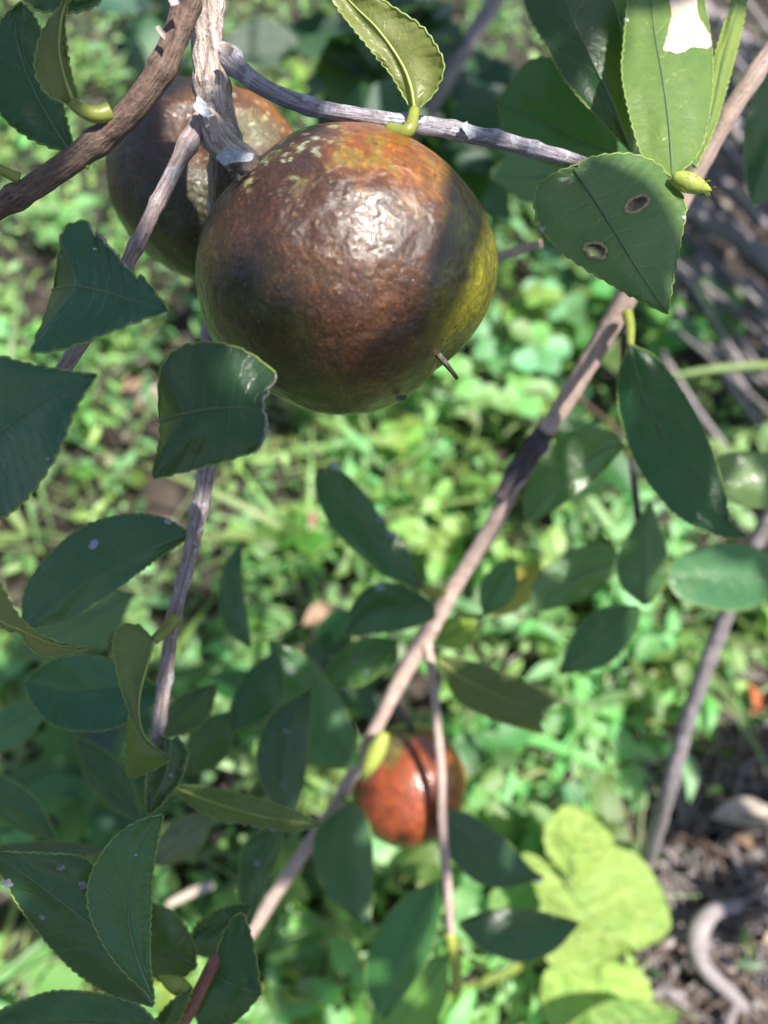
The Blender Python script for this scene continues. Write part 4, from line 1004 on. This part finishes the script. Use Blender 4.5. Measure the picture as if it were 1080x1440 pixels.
# ------------------------------------------------------------------ dry sticks, roots, dead leaves
def stick(name, label, cat, pts, wpx, mat, group=None, seg=12):
    A_ = spline([(*at(x, y, z), w_*z/FPX/2) for (x, y, z), w_ in zip(pts, wpx)], 26)
    c = A_[0, :3].copy()
    v, f, u = tube_geo(A_[:, :3], A_[:, 3], seg, .10, 60, seed=rs.random()*30)
    o = bpy.data.objects.new(name, mesh_data(name, np.array(v)-c, f, mat, u)); col.objects.link(o); o.location = c
    o['label'] = label; o['category'] = cat
    if group: o['group'] = group
    return o
SG = 'dry sticks heaped at the upper right'
SL = 'dry grey stick in the shaded heap at the upper right'
PILE = [((1000, 120, 1.02), (1040, 190, 1.0), (1110, 300, .98), 26), ((1010, 190, .97), (1050, 250, .96), (1120, 340, .94), 24), ((965, 290, .98), (1030, 330, .97), (1120, 400, .96), 40),
        ((960, 330, 1.0), (1010, 380, .98), (1110, 480, .96), 24), ((975, 360, .96), (1020, 410, .96), (1100, 430, .95), 22), ((1000, 440, 1.0), (1050, 490, .99), (1120, 540, .97), 26),
        ((985, 470, 1.02), (1040, 520, 1.0), (1110, 580, .98), 22), ((1010, 20, 1.1), (1050, 60, 1.08), (1110, 90, 1.05), 20), ((960, -20, 1.15), (1020, 50, 1.1), (1110, 160, 1.05), 26),
        ((990, 300, 1.03), (993, 380, 1.03), (998, 470, 1.03), 18), ((940, 200, 1.1), (1000, 280, 1.06), (1080, 360, 1.04), 20), ((1030, 330, 1.04), (1060, 370, 1.0), (1110, 420, .98), 22),
        ((930, 40, 1.2), (1000, 110, 1.16), (1100, 190, 1.1), 22), ((1040, 240, .93), (1070, 300, .93), (1120, 370, .92), 16), ((900, 100, 1.25), (980, 210, 1.18), (1060, 300, 1.12), 18),
        ((1000, 400, 1.08), (1060, 410, 1.06), (1130, 450, 1.02), 18), ((1060, 420, .97), (1080, 500, .97), (1100, 570, .96), 20)]
for k in range(46):
    x, y = rs.uniform(900, 1060), rs.uniform(-20, 520); L_ = rs.uniform(70, 200); sl_ = rs.uniform(.55, 1.5); z = rs.uniform(.9, 1.08)-.0001*y
    PILE.append(((x, y, z), (x+L_*.5, y+L_*.5*sl_+rs.uniform(-8, 8), z-rs.uniform(.0, .03)), (x+L_, y+L_*sl_, z-rs.uniform(0, .05)), rs.uniform(7, 15)))
for a, b, c, wd in PILE: stick('dry_stick', SL, 'stick', (a, b, c), (wd*.75, wd*.75, wd*.65), rs.choice([M_STICKD, M_STICK]), SG)
stick('dry_twig', 'thin tan twig running out from behind the big fruit', 'twig', ((640, 395, .34), (700, 362, .335), (762, 342, .33)), (14, 13, 11), M_BARKC)
stick('curved_root', 'thick pale bent root on the dark litter', 'root', ((1040, 1274, .69), (1000, 1284, .665), (979, 1322, .655), (992, 1362, .65), (1035, 1405, .655), (1090, 1470, .66)), (13, 24, 31, 24, 19, 15), M_STICK)
stick('dry_stick', 'pale curved stick lying across the litter', 'stick', ((935, 1210, .75), (1000, 1222, .74), (1060, 1205, .735), (1120, 1180, .73)), (18, 20, 22, 22), M_STICK)
stick('dry_stick', 'grey stick slanting down through the litter beside the thin branch', 'stick', ((975, 1065, .80), (1020, 1125, .79), (1060, 1160, .785), (1110, 1195, .78)), (20, 26, 28, 26), M_STICK)
stick('dry_twig', 'thin brown twig below the big yellow-green leaf', 'twig', ((905, 1350, .71), (950, 1380, .705), (990, 1410, .70), (1030, 1450, .70)), (9, 10, 9, 6), M_STICK)
stick('dry_twig', 'thin looping twig beside the bent root', 'twig', ((1000, 1220, .74), (990, 1260, .72), (1010, 1285, .71), (1060, 1300, .71), (1100, 1310, .715)), (8, 10, 12, 12, 10), M_STICK)
stick('dry_twig', 'fine twig standing out of the litter above the bent root', 'twig', ((1000, 1175, .76), (1025, 1220, .75), (1060, 1250, .745)), (7, 7, 6), M_STICK)
for k in range(16):
    x, y = rs.uniform(890, 1070), rs.uniform(1040, 1430); a = rs.uniform(0, 3.1); L_ = rs.uniform(40, 130); z = on_ground(x, y); z = (z-CAM)@FW-.02
    dx, dy = math.cos(a)*L_, math.sin(a)*L_; e = rs.uniform(-.4, .4)
    stick('dry_twig', 'thin grey dry twig lying loose on the dark litter', 'twig', ((x, y, z), (x+dx*.4-dy*e*.5, y+dy*.4+dx*e*.5, z-rs.uniform(0, .02)), (x+dx, y+dy, z-rs.uniform(-.01, .01))), (rs.uniform(6, 13),)*2+(5,), rs.choice([M_STICK, M_STICK, M_BARKT]), 'loose dry twigs on the litter')
stick('bent_grass', 'long pale grass blade stretched across the shaded sticks', 'grass', ((940, 530, .72), (1000, 520, .715), (1060, 515, .71), (1130, 514, .70)), (7, 12, 13, 13), M_STEM)
stick('dry_straw', 'pale yellow straw lying in the weeds beside the low shoot', 'straw', ((236, 1272, .62), (270, 1255, .62), (300, 1243, .62)), (12, 13, 12), M_PATCH)
def dead_leaf(label, px, py, s, c, rz, up=.02, curl=.6, kind='ovate', group=None):
    p = on_ground(px, py)
    me = weed_leaf('lance', s, s*rs.uniform(.16, .24), .9, curl); me.materials[0] = M_DEAD
    o = bpy.data.objects.new('dead_leaf', me); col.objects.link(o); o.location = (p[0], p[1], ground_z(p[0], p[1])+up)
    o.rotation_euler = (rs.uniform(-.5, .5), rs.uniform(-.3, .1), rz); o.color = (*c, 1)
    o['label'] = label; o['category'] = 'leaf'
    if group: o['group'] = group
dead_leaf('pale dry leaf on the litter by the thin branch foot', 985, 1160, 0.075, (.40, .34, .28), .1, .03)
dead_leaf('orange-brown dead leaf at the edge of the litter', 1040, 1020, 0.041, (.42, .12, .04), 1.2, .03)
dead_leaf('orange fallen leaf half hidden by weeds at the edge', 1070, 1000, 0.034, (.45, .15, .05), -.6, .03)
dead_leaf('reddish brown dead leaf in the shade right of the big fruit', 730, 440, 0.034, (.34, .13, .07), .5, .03)
dead_leaf('yellowish orange leaf in the shade behind the holed leaf', 800, 392, 0.034, (.40, .24, .06), 2.2, .05)
dead_leaf('pinkish tan dead leaf standing among the middle weeds', 445, 790, 0.030, (.30, .17, .11), 1.5, .07)
dead_leaf('long tan dead leaf beside the spotted leaf', 440, 945, 0.05, (.28, .19, .12), .5, .12)
dead_leaf('beige curled leaf below the small twin leaves', 715, 900, 0.04, (.33, .26, .17), .3, .03)
dead_leaf('cream dry leaf between the low shoot leaves', 75, 1030, 0.041, (.55, .48, .30), 2.0, .05)
dead_leaf('tan leaf scrap at the end of the bent root', 1060, 1330, 0.041, (.40, .30, .23), .4, .02)
for k in range(26):
    px, py = (rs.uniform(910, 1100), rs.uniform(1050, 1450)) if k < 16 else (rs.uniform(150, 290), rs.uniform(470, 720))
    dead_leaf('small brown curled dead leaf lying in the dry litter', px, py, rs.uniform(.025, .05), rs.choice([(.26, .17, .11), (.36, .28, .22), (.18, .11, .075), (.42, .36, .31)]), rs.uniform(0, 6.28), .006, group='brown dead leaves in the litter')

# ------------------------------------------------------------------ the tree's own leaves above, which dapple the light
SUNV = SUN
e1 = np.cross(SUNV, [0, 1, 0]); e1 /= np.linalg.norm(e1); e2 = np.cross(SUNV, e1)
def on_fruit(px, py):
    d = math.hypot(px-487, py-378)/FPX*.222; r_ = .0408
    return at(px, py, .222-math.sqrt(max(0, r_*r_-min(d, r_)**2)))
lit = [on_fruit(*q) for q in [(500, 350), (540, 320), (560, 360), (600, 230), (560, 200), (520, 210), (635, 250), (610, 270), (690, 370), (694, 420), (480, 300), (560, 270), (580, 310)]]
def inside(p, poly):
    c = False
    for i in range(len(poly)):
        (x1, y1), (x2, y2) = poly[i-1], poly[i]
        if (y1 > p[1]) != (y2 > p[1]) and p[0] < (x2-x1)*(p[1]-y1)/(y2-y1)+x1: c = not c
    return c
fruit_shade = []
for poly in ([(330, 290), (400, 225), (500, 185), (570, 180), (640, 235), (662, 275), (612, 400), (570, 440), (500, 430), (430, 400), (340, 360)], [(680, 300), (699, 375), (692, 430), (662, 470), (668, 400)]):
    for x in range(325, 705, 13):
        for y in range(175, 470, 13):
            if inside((x, y), poly): lit.append(on_fruit(x, y))
for x in range(285, 690, 26):
    for y in range(190, 580, 26):
        if math.hypot(x-487, y-378) < 205 and min(np.linalg.norm(np.array(lit)-on_fruit(x, y), axis=1)) > .0075: fruit_shade.append(on_fruit(x, y))
lit += [at(x, y, .205) for x, y in [(285, 30), (290, 90), (560, 175), (610, 182)]]+[at(x, y, .198) for x, y in [(255, 220), (215, 300)]]
lit += [at(x, y, .218) for x, y in [(925, 120), (940, 200), (965, 262), (905, 60), (965, 120), (970, 50), (760, 30), (780, 90)]]
lit += [at(1018, 172, .27), at(975, 225, .28), at(870, 435, .31), at(830, 505, .325), at(790, 570, .337), at(715, 695, .362), at(660, 790, .38), at(560, 960, .405), at(505, 1065, .415)]
lit += [at(*q, .24) for q in [(350, 130), (400, 155), (370, 205)]]
lit += [at(575, 1090, .42), at(560, 1130, .42), at(600, 1080, .42), at(1050, 670, .37), at(1010, 800, .38), at(590, 1400, .45), at(820, 640, .36), at(640, 895, .45), at(740, 810, .44), at(1060, 810, .38)]
lit += [at(x, y, .66) for x, y in [(880, 1250), (860, 1320), (820, 1170), (840, 1400), (900, 1290), (990, 1330), (1020, 1220), (982, 1310), (1005, 1370), (1000, 1285), (1040, 1400), (960, 1215), (1060, 1205), (980, 1345), (988, 1300), (1015, 1285), (1020, 1388), (1060, 1430), (1000, 1350), (970, 1300)]]
lit += [at(x, y, .235) for x in range(892, 995, 20) for y in range(15, 235, 25)]+[at(x, y, .245) for x, y in [(1000, 150), (1010, 110), (1020, 70), (1030, 40)]]
lit += [at(x, y, z) for x, y, z in [(1000, 200, .275), (950, 290, .287), (855, 460, .315), (810, 540, .333), (690, 740, .372), (640, 820, .39), (600, 890, .40), (580, 925, .404), (530, 1020, .412), (615, 1010, .403), (620, 1100, .408), (390, 1255, .443), (940, 1110, .5), (1000, 920, .45), (1030, 840, .43)]]
lit += [at(x, y, .375) for x, y in [(1050, 650), (1040, 700), (970, 800), (1050, 835), (840, 890), (800, 800), (570, 1300), (560, 1400), (600, 1260), (700, 1310)]]
lit = np.array(lit)
want = []
skip_lab = ('light green leaf', 'narrow leaf seen', 'curled leaf showing', 'curled leaf with speckled', 'olive underside', 'folded twisted', 'narrow rolled')
for o in list(sc.objects):
    if o.type == 'MESH' and o.name.split('.')[0] == 'leaf' and o.parent in (A, B, Cb, Db, Gb):
        if any(o.get('label', '').startswith(s) for s in skip_lab): continue
        vs = [v.co for v in o.data.vertices]; og = ORG[o.name]
        for q in (.12, .3, .5, .7, .88):
            want.append(np.array(vs[int(q*len(vs)*.8)])+og)
want += fruit_shade+[at(x, y, .212) for x, y in [(800, 290), (850, 350), (900, 400), (930, 420), (860, 250), (900, 260), (930, 330), (830, 330), (920, 370), (880, 300)]]+[at(x, y, .357) for x, y in [(850, 620), (820, 650), (780, 690), (760, 660), (800, 630), (840, 650)]]
want += [at(x, y, .287) for x, y in [(890, 520), (905, 560), (930, 560), (900, 620), (940, 620), (970, 640), (930, 680), (970, 700), (1000, 700), (1020, 730), (985, 660)]]
for q in [(340, 470), (400, 470), (420, 540), (500, 550), (560, 540), (470, 490), (560, 480)]: want.append(on_fruit(*q))

for q in [(200, 180), (190, 280), (230, 330), (240, 150), (280, 340)]: want.append(at(*q, .25))
OB = thing('overhead_branch', 'leafy branch of the same tree hanging overhead and shading the fruits', 'branch', at(540, -500, .9)+np.array([0, 0, .5]))
cp = random.Random(21); placed = []; ncan = 0
def clear(c, rad):
    w_ = lit-c; k = np.hypot(w_@e1, w_@e2); return np.all((k > rad) | (w_@SUNV > 0))
def add_canopy(tgt, h, s):
    global ncan
    c = tgt+SUNV*h
    if c[2] < CAM_H+.10: c = tgt+SUNV*((CAM_H+.12-tgt[2])/SUNV[2])
    for tr in range(8):
        if tr == 4: s = s*.62
        a = cp.uniform(0, 6.28); d = np.array([math.cos(a), math.sin(a), cp.uniform(-.4, .3)])
        mid = c+cp.uniform(-.006, .006)*e1+cp.uniform(-.006, .006)*e2
        pts = [mid+d*s*q for q in (-.4, -.15, .15, .4)]
        if all(clear(p, .0125*s/.06 if s < .08 else .3*s) for p in pts):
            l = bpy.data.objects.new('leaf', cp.choice(BUSHM)); col.objects.link(l); l.parent = OB
            l.matrix_local = Matrix.Translation(Vector(mid-d*s*.5-ORG[OB.name])) @ orient(d, cp.uniform(-.4, .4)) @ Matrix.Scale(s, 4)
            l.color = (*DK, 1); placed.append(mid); ncan += 1
            return
def covered(p, rad):
    if not placed: return False
    w_ = np.array(placed)-p; return bool(np.any((np.hypot(w_@e1, w_@e2) < rad) & (w_@SUNV > 0)))
cp.shuffle(want)
# the leaf whose shadow cuts across the right shoulder of the big fruit
b1, b2 = on_fruit(664, 270), on_fruit(622, 465); dv = b2-b1; dv -= SUNV*(dv@SUNV); bl = np.linalg.norm(dv); dv /= bl
cm = (b1+b2)/2+SUNV*.55; cm += SUNV*max(0, (CAM_H+.11-cm[2])/SUNV[2]); s_ = bl*1.9
l = bpy.data.objects.new('leaf', BUSHM[1]); col.objects.link(l); l.parent = OB; l.color = (*DK, 1)
l.matrix_local = Matrix.Translation(Vector(cm-dv*s_*.5-ORG[OB.name])) @ orient(dv) @ Matrix.Diagonal((s_, .0085/.26, s_, 1)); placed.append(cm)
for p in want:
    if not covered(p, .012): add_canopy(p, cp.uniform(.5, 1.0), cp.uniform(.05, .075))
# deeper shade over the heap of sticks and the dark bushes
for k in range(190):
    if k >= 170: p = at(cp.uniform(900, 1130), cp.uniform(1010, 1460), .74)
    elif k < 85: p = at(cp.uniform(880, 1130), cp.uniform(20, 620), cp.uniform(.95, 1.05))
    else: p = at(cp.uniform(400, 790), cp.uniform(-100, 330), cp.uniform(.7, .95))
    if not covered(p, .03): add_canopy(p, cp.uniform(.5, .8), cp.uniform(.09, .12))
root = ORG[OB.name]
PL = np.array(placed)
for k in range(24):
    tip = PL[cp.randrange(len(PL))]
    if not all(clear(root+(tip-root)*q, .012) for q in np.linspace(.2, 1, 30)): continue
    v, f, u = tube_geo(spline([root, (root*.5+tip*.5)+np.array([0, 0, .06]), tip], 12), np.linspace(.004, .0012, 12), 6); mk('twig', v, f, M_BARKB, OB, u)
print('canopy leaves', ncan)
